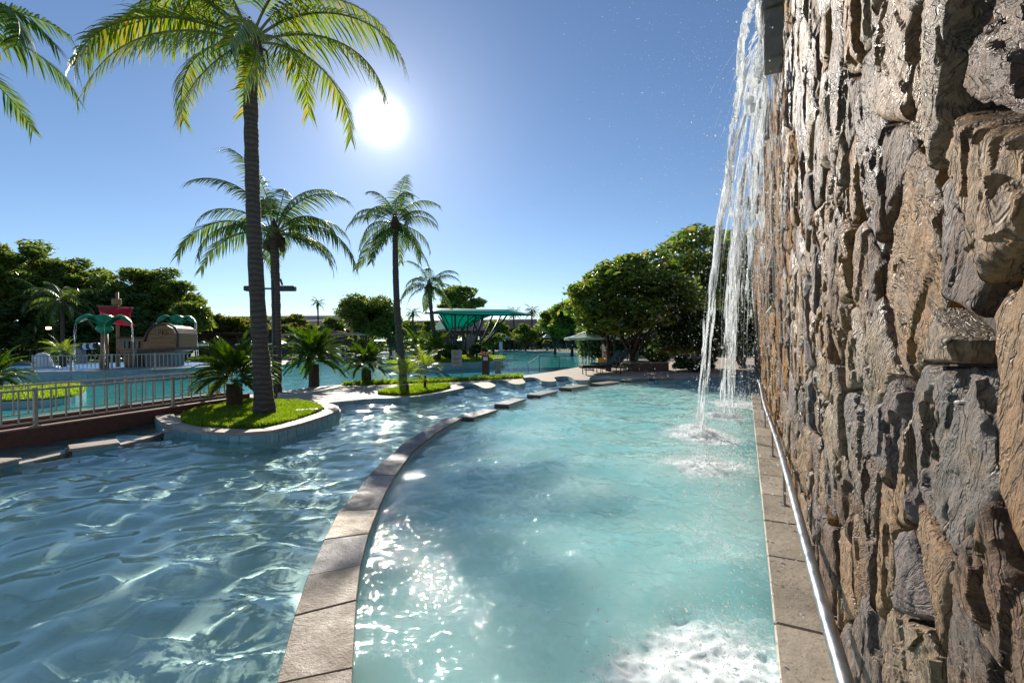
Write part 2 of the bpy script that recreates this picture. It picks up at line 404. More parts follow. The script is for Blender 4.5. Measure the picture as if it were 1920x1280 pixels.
# stone of the big wall
def stone_mat(name, island):
    m, nt, nd, lk = new_mat(name); b = nd['Principled BSDF']
    tc = nd.new('ShaderNodeTexCoord')
    if island: rnd = nd.new('ShaderNodeNewGeometry').outputs['Random Per Island']
    else: rnd = nd.new('ShaderNodeObjectInfo').outputs['Random']
    off = nd.new('ShaderNodeVectorMath'); off.operation = 'ADD'
    lk.new(tc.outputs['Object'], off.inputs[0]); lk.new(math_node(nt, 'MULTIPLY', rnd, 57.0), off.inputs[1])
    mp = nd.new('ShaderNodeMapping'); lk.new(off.outputs[0], mp.inputs['Vector'])
    mp.inputs['Scale'].default_value = (1.0, 1.0, 0.36)
    rot = nd.new('ShaderNodeVectorRotate'); rot.rotation_type = 'Y_AXIS'
    ang = math_node(nt, 'MULTIPLY_ADD', math_node(nt, 'FRACT', math_node(nt, 'MULTIPLY', rnd, 13.7)), 2.2); ang.node.inputs[2].default_value = -1.1
    lk.new(off.outputs[0], rot.inputs['Vector']); lk.new(ang, rot.inputs['Angle']); lk.new(rot.outputs[0], mp.inputs['Vector'])
    grain = noise_node(nt, 26, 8, 0.7, mp.outputs[0], 0.4)
    blot = noise_node(nt, 5.0, 5, 0.6, off.outputs[0], 0.6)
    fine = noise_node(nt, 90, 5, 0.7, off.outputs[0])
    # each stone takes its own tone
    pal = [(0.17, 0.09, 0.05), (0.30, 0.165, 0.075), (0.19, 0.15, 0.13), (0.34, 0.20, 0.095), (0.15, 0.082, 0.052), (0.32, 0.22, 0.135), (0.33, 0.16, 0.04), (0.20, 0.145, 0.135), (0.25, 0.145, 0.075)]
    if not island: pal = [tuple(x * k_ for x, k_ in zip(c, (0.80, 0.80, 0.80))) for c in pal]
    if island: pal = [tuple(min(0.5, x * k_) for x, k_ in zip(c, (1.15, 1.12, 1.05))) for c in pal]
    base = ramp(nt, [(i / 8.0, c + (1,)) for i, c in enumerate(pal)], 'CONSTANT')
    lk.new(rnd, base.inputs[0])
    gr = ramp(nt, [(0.30, (0.36, 0.32, 0.30, 1)), (0.50, (0.95, 0.95, 0.95, 1)), (0.75, (1.5, 1.36, 1.16, 1))]); lk.new(grain.outputs[0], gr.inputs[0])
    c = mixc(nt, 1.0, base.outputs[0], gr.outputs[0], 'MULTIPLY')
    och = ramp(nt, [(0.50, (0, 0, 0, 1)), (0.66, (1, 1, 1, 1))]); lk.new(blot.outputs[0], och.inputs[0])
    c = mixc(nt, math_node(nt, 'MULTIPLY', och.outputs[0], 0.55), c, (0.27, 0.155, 0.06, 1))
    dk = ramp(nt, [(0.30, (1, 1, 1, 1)), (0.42, (0, 0, 0, 1))]); lk.new(blot.outputs[0], dk.inputs[0])
    c = mixc(nt, math_node(nt, 'MULTIPLY', dk.outputs[0], 0.5), c, (0.07, 0.065, 0.07, 1))
    mp2 = nd.new('ShaderNodeMapping'); mp2.inputs['Scale'].default_value = (1.0, 1.0, 0.30); lk.new(rot.outputs[0], mp2.inputs['Vector'])
    crk = noise_node(nt, 17, 3, 0.6, mp2.outputs[0], 0.8)
    cm = ramp(nt, [(0.455, (1, 1, 1, 1)), (0.49, (0.16, 0.14, 0.13, 1)), (0.505, (0.16, 0.14, 0.13, 1)), (0.54, (1, 1, 1, 1))]); lk.new(crk.outputs[0], cm.inputs[0])
    c = mixc(nt, 0.45, c, cm.outputs[0], 'MULTIPLY')
    fr_ = ramp(nt, [(0.3, (0.7, 0.7, 0.7, 1)), (0.7, (1.25, 1.25, 1.25, 1))]); lk.new(fine.outputs[0], fr_.inputs[0])
    c = mixc(nt, 1.0, c, fr_.outputs[0], 'MULTIPLY')
    lk.new(c, b.inputs['Base Color'])
    wet = noise_node(nt, 2.2, 4, 0.6, tc.outputs['Object'] if island else off.outputs[0])
    rr = nd.new('ShaderNodeMapRange'); lk.new(wet.outputs[0], rr.inputs[0]); rr.inputs[1].default_value = 0.38; rr.inputs[2].default_value = 0.62
    rr.inputs[3].default_value = 0.27 if not island else 0.62; rr.inputs[4].default_value = 0.7 if not island else 0.9
    lk.new(rr.outputs[0], b.inputs['Roughness']); b.inputs['Specular IOR Level'].default_value = 0.12 if island else 0.44
    hsum = math_node(nt, 'ADD', math_node(nt, 'ADD', math_node(nt, 'MULTIPLY', grain.outputs[0], 1.0), math_node(nt, 'MULTIPLY', fine.outputs[0], 0.5)), math_node(nt, 'MULTIPLY', cm.outputs[0], 0.45))
    bp = nd.new('ShaderNodeBump'); bp.inputs['Strength'].default_value = 0.9; bp.inputs['Distance'].default_value = 0.016
    lk.new(hsum, bp.inputs['Height']); lk.new(bp.outputs[0], b.inputs['Normal'])
    return m
M['stone'] = stone_mat('wall_stone', False)
M['stone_far'] = stone_mat('wall_stone_far', True)

# water
def water_glass():
    m, nt, nd, lk = new_mat('clear_pool_water'); nd.remove(nd['Principled BSDF'])
    g = nd.new('ShaderNodeBsdfGlass'); g.inputs['IOR'].default_value = 1.33; g.inputs['Roughness'].default_value = 0.0
    g.inputs['Color'].default_value = (0.84, 0.965, 0.97, 1)
    v = texco(nt, 'Object'); nz = noise_node(nt, 9.0, 3, 0.5, v, 0.4); bp = nd.new('ShaderNodeBump'); bp.inputs['Strength'].default_value = 1.0; bp.inputs['Distance'].default_value = 0.0025
    lk.new(nz.outputs[0], bp.inputs['Height']); lk.new(bp.outputs[0], g.inputs['Normal'])
    lk.new(g.outputs[0], nd['Material Output'].inputs[0]); return m
def water_milky(name, body, foam_attr=None, transp=0.25, bump=None, rough=0.03, bscale=2.0):
    m, nt, nd, lk = new_mat(name); nd.remove(nd['Principled BSDF']); out = nd['Material Output']
    fr = nd.new('ShaderNodeFresnel'); fr.inputs[0].default_value = 1.33
    gl = nd.new('ShaderNodeBsdfGlossy'); gl.inputs['Roughness'].default_value = rough
    tr = nd.new('ShaderNodeBsdfTransparent'); tr.inputs[0].default_value = (0.50, 0.88, 0.90, 1)
    df = nd.new('ShaderNodeSubsurfaceScattering') if foam_attr else nd.new('ShaderNodeBsdfDiffuse'); v = texco(nt, 'Object')
    if foam_attr: df.falloff = 'BURLEY'; df.inputs['Scale'].default_value = 2.2; df.inputs['Radius'].default_value = (0.7, 1.0, 1.0)
    n = noise_node(nt, 0.5, 4, 0.6, v, 0.5)
    r_ = ramp(nt, [(0.35, body[0]), (0.65, body[1])]); lk.new(n.outputs[0], r_.inputs[0]); lk.new(r_.outputs[0], df.inputs[0])
    upn = nd.new('ShaderNodeCombineXYZ'); upn.inputs[2].default_value = 1.0; lk.new(upn.outputs[0], df.inputs['Normal'])
    a = nd.new('ShaderNodeMixShader'); a.inputs[0].default_value = transp
    lk.new(df.outputs[0], a.inputs[1]); lk.new(tr.outputs[0], a.inputs[2])
    b = nd.new('ShaderNodeMixShader'); lk.new(fr.outputs[0], b.inputs[0]); lk.new(a.outputs[0], b.inputs[1]); lk.new(gl.outputs[0], b.inputs[2])
    last = b
    if foam_attr:
        at = nd.new('ShaderNodeAttribute'); at.attribute_name = foam_attr
        fn = noise_node(nt, 16.0, 9, 0.8, v, 1.6)
        f = math_node(nt, 'ADD', at.outputs['Fac'], math_node(nt, 'MULTIPLY_ADD', fn.outputs[0], 1.5)); f.node.inputs[1].links[0].from_node.inputs[2].default_value = -0.75
        f2 = nd.new('ShaderNodeMapRange'); lk.new(f, f2.inputs[0]); f2.inputs[1].default_value = 0.40; f2.inputs[2].default_value = 0.74; f2.inputs[4].default_value = 0.9
        wd = nd.new('ShaderNodeBsdfDiffuse'); wd.inputs[0].default_value = (0.80, 0.86, 0.86, 1)
        c = nd.new('ShaderNodeMixShader'); lk.new(f2.outputs[0], c.inputs[0]); lk.new(b.outputs[0], c.inputs[1]); lk.new(wd.outputs[0], c.inputs[2]); last = c
    if bump:
        nz = noise_node(nt, bscale, 5, 0.6, v, 0.4); bp = nd.new('ShaderNodeBump'); bp.inputs['Strength'].default_value = 1.0; bp.inputs['Distance'].default_value = bump
        lk.new(nz.outputs[0], bp.inputs['Height'])
        lk.new(bp.outputs[0], gl.inputs['Normal'])
        lk.new(bp.outputs[0], fr.inputs['Normal'])
    lk.new(last.outputs[0], out.inputs[0]); return m
M['water_clear'] = water_glass()
M['water_milky'] = water_milky('aerated_pool_water', ((0.28, 0.64, 0.64, 1), (0.48, 0.75, 0.70, 1)), 'foam', 0.18, bump=0.006, rough=0.03, bscale=9.0)
M['water_far'] = water_milky('far_pool_water', ((0.03, 0.33, 0.33, 1), (0.06, 0.44, 0.41, 1)), None, 0.0, bump=0.05, rough=0.06, bscale=1.6)
def fall_mat():
    m, nt, nd, lk = new_mat('falling_water'); nd.remove(nd['Principled BSDF']); out = nd['Material Output']
    g = nd.new('ShaderNodeBsdfGlass'); g.inputs['IOR'].default_value = 1.25; g.inputs['Roughness'].default_value = 0.05
    t = nd.new('ShaderNodeBsdfTranslucent'); t.inputs[0].default_value = (0.9, 0.93, 0.95, 1)
    d = nd.new('ShaderNodeBsdfDiffuse'); d.inputs[0].default_value = (0.85, 0.9, 0.93, 1)
    a = nd.new('ShaderNodeMixShader'); a.inputs[0].default_value = 0.6; lk.new(d.outputs[0], a.inputs[1]); lk.new(t.outputs[0], a.inputs[2])
    v = texco(nt, 'Object', (1, 1, 0.3)); n = noise_node(nt, 14, 5, 0.7, v)
    f = nd.new('ShaderNodeMapRange'); lk.new(n.outputs[0], f.inputs[0]); f.inputs[1].default_value = 0.40; f.inputs[2].default_value = 0.62; f.inputs[3].default_value = 0.25; f.inputs[4].default_value = 0.9
    b = nd.new('ShaderNodeMixShader'); lk.new(f.outputs[0], b.inputs[0]); lk.new(g.outputs[0], b.inputs[1]); lk.new(a.outputs[0], b.inputs[2])
    bp = nd.new('ShaderNodeBump'); bp.inputs['Strength'].default_value = 0.6; bp.inputs['Distance'].default_value = 0.02; lk.new(n.outputs[0], bp.inputs['Height']); lk.new(bp.outputs[0], g.inputs['Normal'])
    lk.new(b.outputs[0], out.inputs[0]); return m
M['fall'] = fall_mat()
def drop_mat():
    m, nt, nd, lk = new_mat('water_drop'); nd.remove(nd['Principled BSDF']); out = nd['Material Output']
    t = nd.new('ShaderNodeBsdfTransparent'); g = nd.new('ShaderNodeBsdfGlossy'); g.inputs['Roughness'].default_value = 0.08; w = nd.new('ShaderNodeBsdfTranslucent'); w.inputs[0].default_value = (0.92, 0.95, 0.97, 1)
    d = nd.new('ShaderNodeBsdfDiffuse'); d.inputs[0].default_value = (0.9, 0.93, 0.95, 1)
    a = nd.new('ShaderNodeMixShader'); a.inputs[0].default_value = 0.6; lk.new(d.outputs[0], a.inputs[1]); lk.new(w.outputs[0], a.inputs[2])
    b = nd.new('ShaderNodeMixShader'); b.inputs[0].default_value = 0.5; lk.new(t.outputs[0], b.inputs[1]); lk.new(a.outputs[0], b.inputs[2])
    f = nd.new('ShaderNodeFresnel'); f.inputs[0].default_value = 1.33; c = nd.new('ShaderNodeMixShader'); lk.new(f.outputs[0], c.inputs[0]); lk.new(b.outputs[0], c.inputs[1]); lk.new(g.outputs[0], c.inputs[2])
    lk.new(c.outputs[0], out.inputs[0]); return m
M['drop'] = drop_mat()

# ---------------------------------------------------------------- the setting: land, pools
Z_DECK = 0.15
P2 = lambda lst, z=Z_DECK: [G(a, b, z) for a, b in lst]
FRONT = [(290, 782), (300, 795), (345, 808), (400, 815), (450, 817), (510, 812), (565, 798), (610, 783), (634, 773), (638, 768), (628, 762), (605, 757),
         (640, 752), (690, 747), (725, 746), (770, 744), (810, 738), (850, 731), (870, 726), (866, 723), (856, 721), (868, 718.5), (886, 719), (896, 722.5), (906, 727), (918, 727), (929, 723),
         (925, 719), (916, 714.5), (932, 711.5), (948, 713.5), (957, 718), (968, 720), (980, 719), (985, 715.5), (980, 709), (996, 707), (1010, 710), (1016, 713.5), (1030, 715), (1043, 713.5),
         (1040, 707), (1060, 705), (1072, 708), (1080, 712), (1104, 711.5), (1108, 706.5), (1140, 706), (1172, 706), (1221, 707), (1254, 708), (1305, 706), (1400, 703)]
FARFRONT = [(455, 741), (530, 733), (600, 724), (680, 719), (760, 716), (850, 712), (985, 703), (1060, 692), (1105, 684), (1128, 677), (1133, 671)]
FAREDGE = [(1133, 671), (1125, 666), (1095, 662), (1060, 660), (1000, 658), (900, 657.5), (820, 657), (720, 661), (650, 667), (600, 672), (540, 682), (430, 697), (350, 702)]
front = P2(FRONT); fsm = catmull(front, 4)
farfront = catmull(P2(FARFRONT), 4); faredge = catmull(P2(FAREDGE), 4)
prom = [(p.x, p.y) for p in fsm] + [(45, 22), (45, 43.3)] + [(p.x, p.y) for p in farfront[::-1]] + [(-8.9, 13.9), (-9.3, 12.2)]
o = MB().prism(prom, -1.1, Z_DECK, 0, 1).build('promenade', [M['paving'], M['pale_tile']]); tag(o, kind='structure')
PROM = o
gpoly = [(p.x, p.y) for p in faredge] + [(-27, 25.3), (-60, 22.5), (-900, 22.5), (-900, 1800), (900, 1800), (900, 43.36), (45, 43.36)]
o = MB().prism(gpoly, -1.1, Z_DECK, 0, 1).build('ground', [M['grass_far'], M['aqua_tile']]); tag(o, kind='structure')
# stone walk along the far side of the big pool
mb = MB(); inner = [Vector((p.x, p.y, 0)) for p in faredge]
for i in range(len(inner) - 1):
    def outp(k):
        t = inner[min(k + 1, len(inner) - 1)] - inner[max(k - 1, 0)]; n = Vector((t.y, -t.x, 0)).normalized(); return inner[k] + n * 4.0
    a, b, c, d = inner[i], inner[i + 1], outp(i + 1), outp(i)
    mb.add([(q.x, q.y, Z_DECK + 0.004) for q in (a, b, c, d)], [(0, 1, 2, 3)] if (b - a).cross(c - a).z > 0 else [(3, 2, 1, 0)])
tag(mb.build('far_path', M['paving']), kind='structure')
# pool shell
o = MB().box((-4, 11, -0.80), (44, 34, 0.1)).build('pool_floor', M['floor_tile']); tag(o, kind='structure'); FLOOR = o
o.cycles.is_caustics_receiver = True

# centre line of the dividing kerb and the arc of stepping blocks
ARC_L = [(475, 1500), (518, 1280), (552, 1153), (577, 1078), (608, 1010), (636, 957), (668, 920), (692, 890), (716, 865), (740, 846), (756, 830), (795, 806), (833, 784)]
ARC_R = [(655, 1500), (661, 1250), (668, 1124), (676, 1059), (691, 999), (709, 954), (725, 917), (741, 890), (759, 865), (772, 846), (790, 831), (819, 809), (867, 782)]
ZC = 0.12
arcl = [G(a, b, ZC) for a, b in ARC_L]; arcr = [G(a, b, ZC) for a, b in ARC_R]
BLK = [(898, 774), (958, 752), (1018, 736), (1077, 724), (1136, 717), (1190, 711), (1240, 709)]
blk = [G(a, b, ZC) for a, b in BLK]
arcc = [(a + b) / 2 for a, b in zip(arcl, arcr)] + blk
arcs = catmull(arcc, 6)
WO = Vector((0.56, 0.0)); WD = Vector((0.513, 1.0)).normalized(); WN = Vector((-WD.y, WD.x))   # big wall: origin, direction, face normal
def W(s, n, z):
    p = WO + WD * s + WN * n; return Vector((p.x, p.y, z))
right_poly = [(p.x, p.y) for p in arcs] + [(8.6, 21.6), (11.5, 21.6)] + [(W(23.9, 0.1, 0).x, W(23.9, 0.1, 0).y), (W(-0.6, 0.1, 0).x, W(-0.6, 0.1, 0).y)] + [(arcs[0].x, -0.5)]
midline = [(-8.6, 13.3), (-7.0, 13.9), (-5.9, 15.2), (-4.2, 17.0), (-2.6, 19.2), (-0.6, 20.9), (1.0, 21.9), (3.5, 22.8), (6.0, 22.6), (9.5, 22.4), (13, 22.4)]
left_poly = [(-11.4, -0.5), (-11.0, 4.0)] + midline + [(8.6, 21.6)] + [(p.x, p.y) for p in arcs[::-1]] + [(arcs[0].x, -0.5)]

# wave field
WR = np.random.default_rng(5)
COMP = []
for k in range(26):
    lam = 0.35 * 1.1 ** k if k < 20 else 1.5 + k * 0.05; COMP.append((lam, WR.normal(1.9, 0.8), WR.uniform(0, 6.28), 0.0074 if lam < 0.85 else 0.0038, k))
FALLS = [(3.6, 8.8, 1.0, 1.0), (4.95, 10.45, 0.9, 0.8), (2.75, 6.5, 0.85, 0.8), (6.3, 12.6, 1.1, 0.85), (8.3, 16.6, 1.2, 0.7), (1.12, 2.45, 0.85, 0.85), (2.3, 5.1, 0.9, 0.32), (1.7, 3.9, 0.8, 0.42), (3.0, 6.3, 1.3, 0.35), (5.2, 10.6, 1.0, 0.4)]
def wave(X, Y, chop):
    Z = np.zeros_like(X)
    for lam, th, ph, am, k in COMP:
        kk = 2 * np.pi / lam
        Z += lam * am * np.sin(kk * (X * np.cos(th) + Y * np.sin(th)) + ph + 1.3 * np.sin(X * 1.1 + k) * np.cos(Y * 0.8 - k))
    Z *= (1 + 0.10 * chop)
    far = smoothstep(6.0, 11.0, Y)
    rip = fbm(X * 5.5 + 0.6 * Y, Y * 7.5, 3, 3)
    Z += (0.021 * far + 0.010 * chop) * rip
    Z += 0.016 * chop * fbm(X * 1.6, Y * 2.0, 3, 9)
    Z += 0.017 * chop * (1 - np.abs(fbm(X * 4.3 + 1.2 * Y, Y * 3.6, 3, 21)) * 2)
    Z += 0.016 * chop * (1 - np.abs(fbm(X * 10 + 3 * Y, Y * 8 - X * 2, 3, 25)) * 2)
    return Z
def foamf(X, Y):
    f = np.zeros_like(X)
    for (x, y, r_, a) in FALLS:
        dd = np.hypot(X - x, Y - y) / r_
        dd = dd + 0.55 * fbm(X * 1.6 + 3, Y * 1.6, 3, 31)
        f = np.maximum(f, a * np.clip(1.25 - dd, 0, 1))
    return f
rows = 620; colsn = 760
yy = 0.55 * (24.0 / 0.55) ** (np.linspace(0, 1, rows)); tt = np.linspace(-1.5, 1.1, colsn)
YY = np.repeat(yy[:, None], colsn, 1); XX = tt[None, :] * (yy[:, None] + 1.2)
IDX = np.arange(rows * colsn).reshape(rows, colsn)
QUAD = np.stack([IDX[:-1, :-1], IDX[:-1, 1:], IDX[1:, 1:], IDX[1:, :-1]], -1).reshape(-1, 4)
cx = XX.ravel()[QUAD].mean(1); cyy = YY.ravel()[QUAD].mean(1)
def side_of_arc(X, Y): return inside(right_poly, X, Y)
arr = np.array([(p.x, p.y) for p in arcs])
dmin = np.full(XX.shape, 9.0)
for (ax, ay) in arr[::2]: dmin = np.minimum(dmin, np.hypot(XX - ax, YY - ay))
inr = inside(right_poly, XX, YY)
chop = np.where(inr, smoothstep(0.0, 1.0, dmin) * 0.85 + 0.15, 0.10 * (1 - smoothstep(0, 0.25, dmin)))
rid = 1 - np.abs(fbm(XX * 1.1 + 0.9 * fbm(XX * 0.9, YY * 0.9, 2, 61) , YY * 0.8 + 1.1 * fbm(XX * 0.8 + 7, YY * 0.8, 2, 63), 3, 60)) * 3.2
FO = (np.maximum(foamf(XX, YY), 0.46 * np.clip(rid, 0, 1) ** 2 * smoothstep(-0.6, 0.4, fbm(XX * 0.45, YY * 0.45, 2, 66)))) * inr
ZZ = wave(XX, YY, chop) * (0.55 + 0.45 * smoothstep(0.1, 0.5, dmin)) + FO * (0.015 + 0.012 * fbm(XX * 4, YY * 4, 3, 40) + 0.006 * np.abs(fbm(XX * 14, YY * 14, 3, 44)))
VW = np.stack([XX, YY, ZZ], -1).reshape(-1, 3)
def sub_mesh(name, keep, mat, attr=None):
    q = QUAD[keep]; used = np.unique(q); mp = np.zeros(len(VW), int); mp[used] = np.arange(len(used))
    me = np_mesh(name, VW[used], mp[q], True)
    if attr is not None:
        a = me.attributes.new('foam', 'FLOAT', 'POINT'); a.data.foreach_set('value', attr.ravel()[used].astype(np.float32))
    return tag(link(name, me, mat), kind='structure')
inR = inside(right_poly, cx, cyy); inL = inside(left_poly, cx, cyy) & ~inR
wl = sub_mesh('pool_water', inL, M['water_clear']); wl.cycles.is_caustics_caster = True
wr_ = sub_mesh('waterfall_pool_water', inR, M['water_milky'], FO)
farp = [(-11.4, -0.5), (-11.0, 4.0)] + midline + [(30, 24), (30, 110), (-110, 110), (-110, -0.5)]
tag(MB().prism(farp, -0.02, 0.0).build('far_pool_water', M['water_far']), kind='structure')
# side walls of the near pool out of the water's edge (left of the frame and behind the camera)
tag(MB().box((-5.2, -0.7, -0.4), (14, 0.3, 1.15)).build('pool_end_wall', M['pale_tile']), kind='structure')

# ---------------------------------------------------------------- dividing kerb with coping slabs
def slab_mesh(quad, z0, z1, bev=0.012, sub=1):
    """a slab over a four-cornered plan, edges eased"""
    c = sum((Vector((p.x, p.y)) for p in quad), Vector((0, 0))) / 4
    def ins(p, d): v = Vector((p.x, p.y)) - c; return c + v * (1 - d / max(v.length, 1e-3))
    mb = MB()
    V = []
    for z, d in ((z0, 0), (z1 - bev, 0), (z1, bev * 1.6)):
        for p in quad: q = ins(p, d); V.append((q.x, q.y, z))
    F = [(8, 9, 10, 11), (3, 2, 1, 0)]
    for r_ in range(2):
        for i in range(4):
            j = (i + 1) % 4; F.append((r_ * 4 + i, r_ * 4 + j, r_ * 4 + 4 + j, r_ * 4 + 4 + i))
    return mb.add(V, F)
KERB = empty('dividing_kerb', (-1.4, 4.5, 0), 'curved kerb of wet stone slabs dividing the clear pool from the waterfall pool', 'pool kerb')
corel, corer = catmull(arcl, 5), catmull(arcr, 5)
def inset(a, b, d): v = (b - a).normalized(); return a + v * d, b - v * d
cl, cr_ = zip(*[inset(a, b, 0.025) for a, b in zip(corel, corer)])
poly = [(p.x, p.y) for p in cl] + [(p.x, p.y) for p in cr_[::-1]]
MB().prism(poly, -1.0, ZC - 0.045).build('kerb_core', M['pale_tile'], KERB)
SL = ['coping_brown', 'coping_brown', 'coping_brown', 'coping_grey', 'coping_tan', 'coping_grey', 'coping_grey', 'coping_grey', 'coping_grey', 'coping_grey', 'coping_grey', 'coping_grey']
for i in range(len(arcl) - 1):
    a, b, c, d = arcl[i], arcr[i], arcr[i + 1], arcl[i + 1]
    g = 0.002
    ta = (d - a).normalized() * g; tb = (c - b).normalized() * g
    zt = ZC + random.uniform(-0.004, 0.004)
    slab_mesh([b + tb, c - tb, d - ta, a + ta][::1], ZC - 0.045, zt, 0.005).build('coping_slab', M[SL[i]], KERB)
# stepping blocks that carry the arc on across the water
def tang(i):
    t = arcc[len(arcl) + i + 1] - arcc[len(arcl) + i - 1] if i < len(blk) - 1 else blk[i] - blk[i - 1]
    return Vector((t.x, t.y, 0)).normalized()
ORD = ['first', 'second', 'third', 'fourth', 'fifth', 'sixth', 'seventh', 'eighth', 'ninth', 'tenth', 'eleventh', 'twelfth', 'thirteenth', 'fourteenth', 'fifteenth', 'sixteenth']
BS = [(1.25, 0.42), (1.3, 0.45), (1.35, 0.5), (1.3, 0.55), (1.2, 0.6), (1.1, 0.6), (0.9, 0.6)]
for i, p in enumerate(blk):
    t = tang(i); n = Vector((-t.y, t.x, 0)); L, wd = BS[i]
    r0 = empty('stepping_block', (p.x, p.y, 0), f'{ORD[i]} stone capped stepping block out from the end of the curved kerb', 'stepping block', 'stepping blocks in the pool')
    ang = math.atan2(t.y, t.x)
    MB().box((p.x, p.y, -0.45), (L - 0.06, wd - 0.06, 1.04), ang).build('block_core', M['pale_tile'], r0)
    MB().box((p.x, p.y, 0.10), (L, wd, 0.05), ang, bev=0.012).build('cap_slab', M['coping_grey'] if i < 3 else M['coping_brown'], r0)
    e = p - t * (L / 2 - 0.02)
    MB().box((e.x, e.y, 0.035), (0.07, wd - 0.02, 0.075), ang).build('brick_end', M['brick_rim'], r0)

# submerged ledge with blocks at the left, in front of the bridge
LEDGE = [(-60, 900), (0, 876), (60, 862), (130, 847), (225, 832), (300, 812)]
lg = catmull([G(a, b, 0.02) for a, b in LEDGE], 4)
LT = empty('pool_ledge', (lg[8].x, lg[8].y, 0), 'pale ledge just breaking the water in front of the red bridge', 'pool ledge')
L1, L2_ = [], []
for i, p in enumerate(lg):
    t = lg[min(i + 1, len(lg) - 1)] - lg[max(i - 1, 0)]; n = Vector((-t.y, t.x, 0)).normalized()
    L1.append(p + n * 0.09); L2_.append(p - n * 0.09)
MB().prism([(p.x, p.y) for p in L1] + [(p.x, p.y) for p in L2_[::-1]], -1.0, 0.022).build('ledge_core', M['coping_pale'], LT)
for nm, px0, py0, px1, py1, wd in (('wide pale stone block on the ledge below the red bridge', 128, 838, 222, 826, 0.50), ('pale stone block at the left picture edge on the ledge', -45, 872, 18, 858, 0.42), ('small brown stone block where the ledge meets the lawn bed', 304, 806, 345, 802, 0.34)):
    a, b = G(px0, py0, 0.12), G(px1, py1, 0.12); c = (a + b) / 2; d = b - a; ang = math.atan2(d.y, d.x)
    r0 = empty('ledge_block', (c.x, c.y, 0), nm, 'stone block', 'stone blocks on the ledge')
    MB().box((c.x, c.y, -0.45), (d.length - 0.05, wd - 0.05, 1.04), ang).build('block_core', M['aqua_tile'], r0)
    MB().box((c.x, c.y, 0.10), (d.length, wd, 0.05), ang, bev=0.012).build('cap_slab', M['coping_pale'], r0)
    q = c - Vector((math.cos(ang), math.sin(ang), 0)) * (d.length / 2)
    MB().box((q.x, q.y, 0.035), (0.07, wd - 0.02, 0.075), ang).build('brick_end', M['brick_rim'], r0)

# ---------------------------------------------------------------- lawn bed of the big palm
def ring_slabs(edge, width, ztop, thick, step, mat, parent, side=1, name='edging_slab'):
    """slabs along an open curve, lying to one side of it"""
    k = 0; acc = 0; cuts = [0]
    for i in range(1, len(edge)):
        acc += (edge[i] - edge[i - 1]).length
        if acc >= step: cuts.append(i); acc = 0
    if cuts[-1] != len(edge) - 1: cuts.append(len(edge) - 1)
    def nrm(i):
        t = edge[min(i + 1, len(edge) - 1)] - edge[max(i - 1, 0)]; return Vector((-t.y, t.x, 0)).normalized() * side
    for a, b in zip(cuts[:-1], cuts[1:]):
        pa, pb = edge[a], edge[b]; na, nb = nrm(a), nrm(b); g = (pb - pa).normalized() * 0.004
        q = [pa + g, pb - g, pb - g + nb * width, pa + g + na * width]
        if (q[1] - q[0]).cross(q[2] - q[0]).z < 0: q = q[::-1]
        slab_mesh(q, ztop - thick, ztop, 0.008).build(name, mat, parent)
bed_edge = catmull([p for p in front[0:12]], 10)
BED = empty('lawn_bed', (-6, 10.5, Z_DECK), 'rounded bed edged in pale stone carrying the lawn under the tall palm', 'garden bed')
ring_slabs([Vector((p.x, p.y, 0)) for p in bed_edge], 0.36, Z_DECK + 0.055, 0.055, 0.62, M['coping_pale'], BED, side=1)
def row_tiles(edge, z0, z1, step, mat, parent, name='wall_tile', off=0.012):
    acc = 0; last = 0
    for i in range(1, len(edge)):
        acc += (edge[i] - edge[i - 1]).length
        if acc >= step:
            a, b = edge[last], edge[i]; t = (b - a).normalized(); n = Vector((t.y, -t.x, 0))
            a2, b2 = a + t * 0.006, b - t * 0.006
            mb = MB(); V = [(q.x + n.x * o_, q.y + n.y * o_, z) for z in (z0, z1) for q, o_ in ((a2, -0.01), (b2, -0.01), (b2, off), (a2, off))]
            mb.add(V, [(3, 2, 1, 0), (4, 5, 6, 7), (0, 1, 5, 4), (1, 2, 6, 5), (2, 3, 7, 6), (3, 0, 4, 7)])
            mb.build(name, mat, parent); last = i; acc = 0
row_tiles(bed_edge, -0.12, Z_DECK - 0.006, 0.2, M['aqua_tile'], BED)
row_tiles(catmull(front[12:19], 8), -0.10, Z_DECK - 0.006, 0.3, M['aqua_tile'], PROM)
def offset_in(edge, d):
    r_ = []
    for i, p in enumerate(edge):
        t = edge[min(i + 1, len(edge) - 1)] - edge[max(i - 1, 0)]; r_.append(p + Vector((-t.y, t.x, 0)).normalized() * d)
    return r_
lawn_front = offset_in([p for p in catmull(P2([(330, 797), (360, 805), (400, 808), (450, 809), (510, 804), (560, 792), (600, 777), (612, 768), (600, 762)]), 5)], 0.10)
lawn_poly = [(p.x, p.y) for p in lawn_front] + [(p.x, p.y) for p in P2([(560, 757), (500, 755), (470, 754), (436, 757), (395, 765), (360, 776), (340, 785)])]
ZL = Z_DECK + 0.06
MB().prism(lawn_poly, Z_DECK - 0.02, ZL).build('soil', M['lawn_soil'], BED)
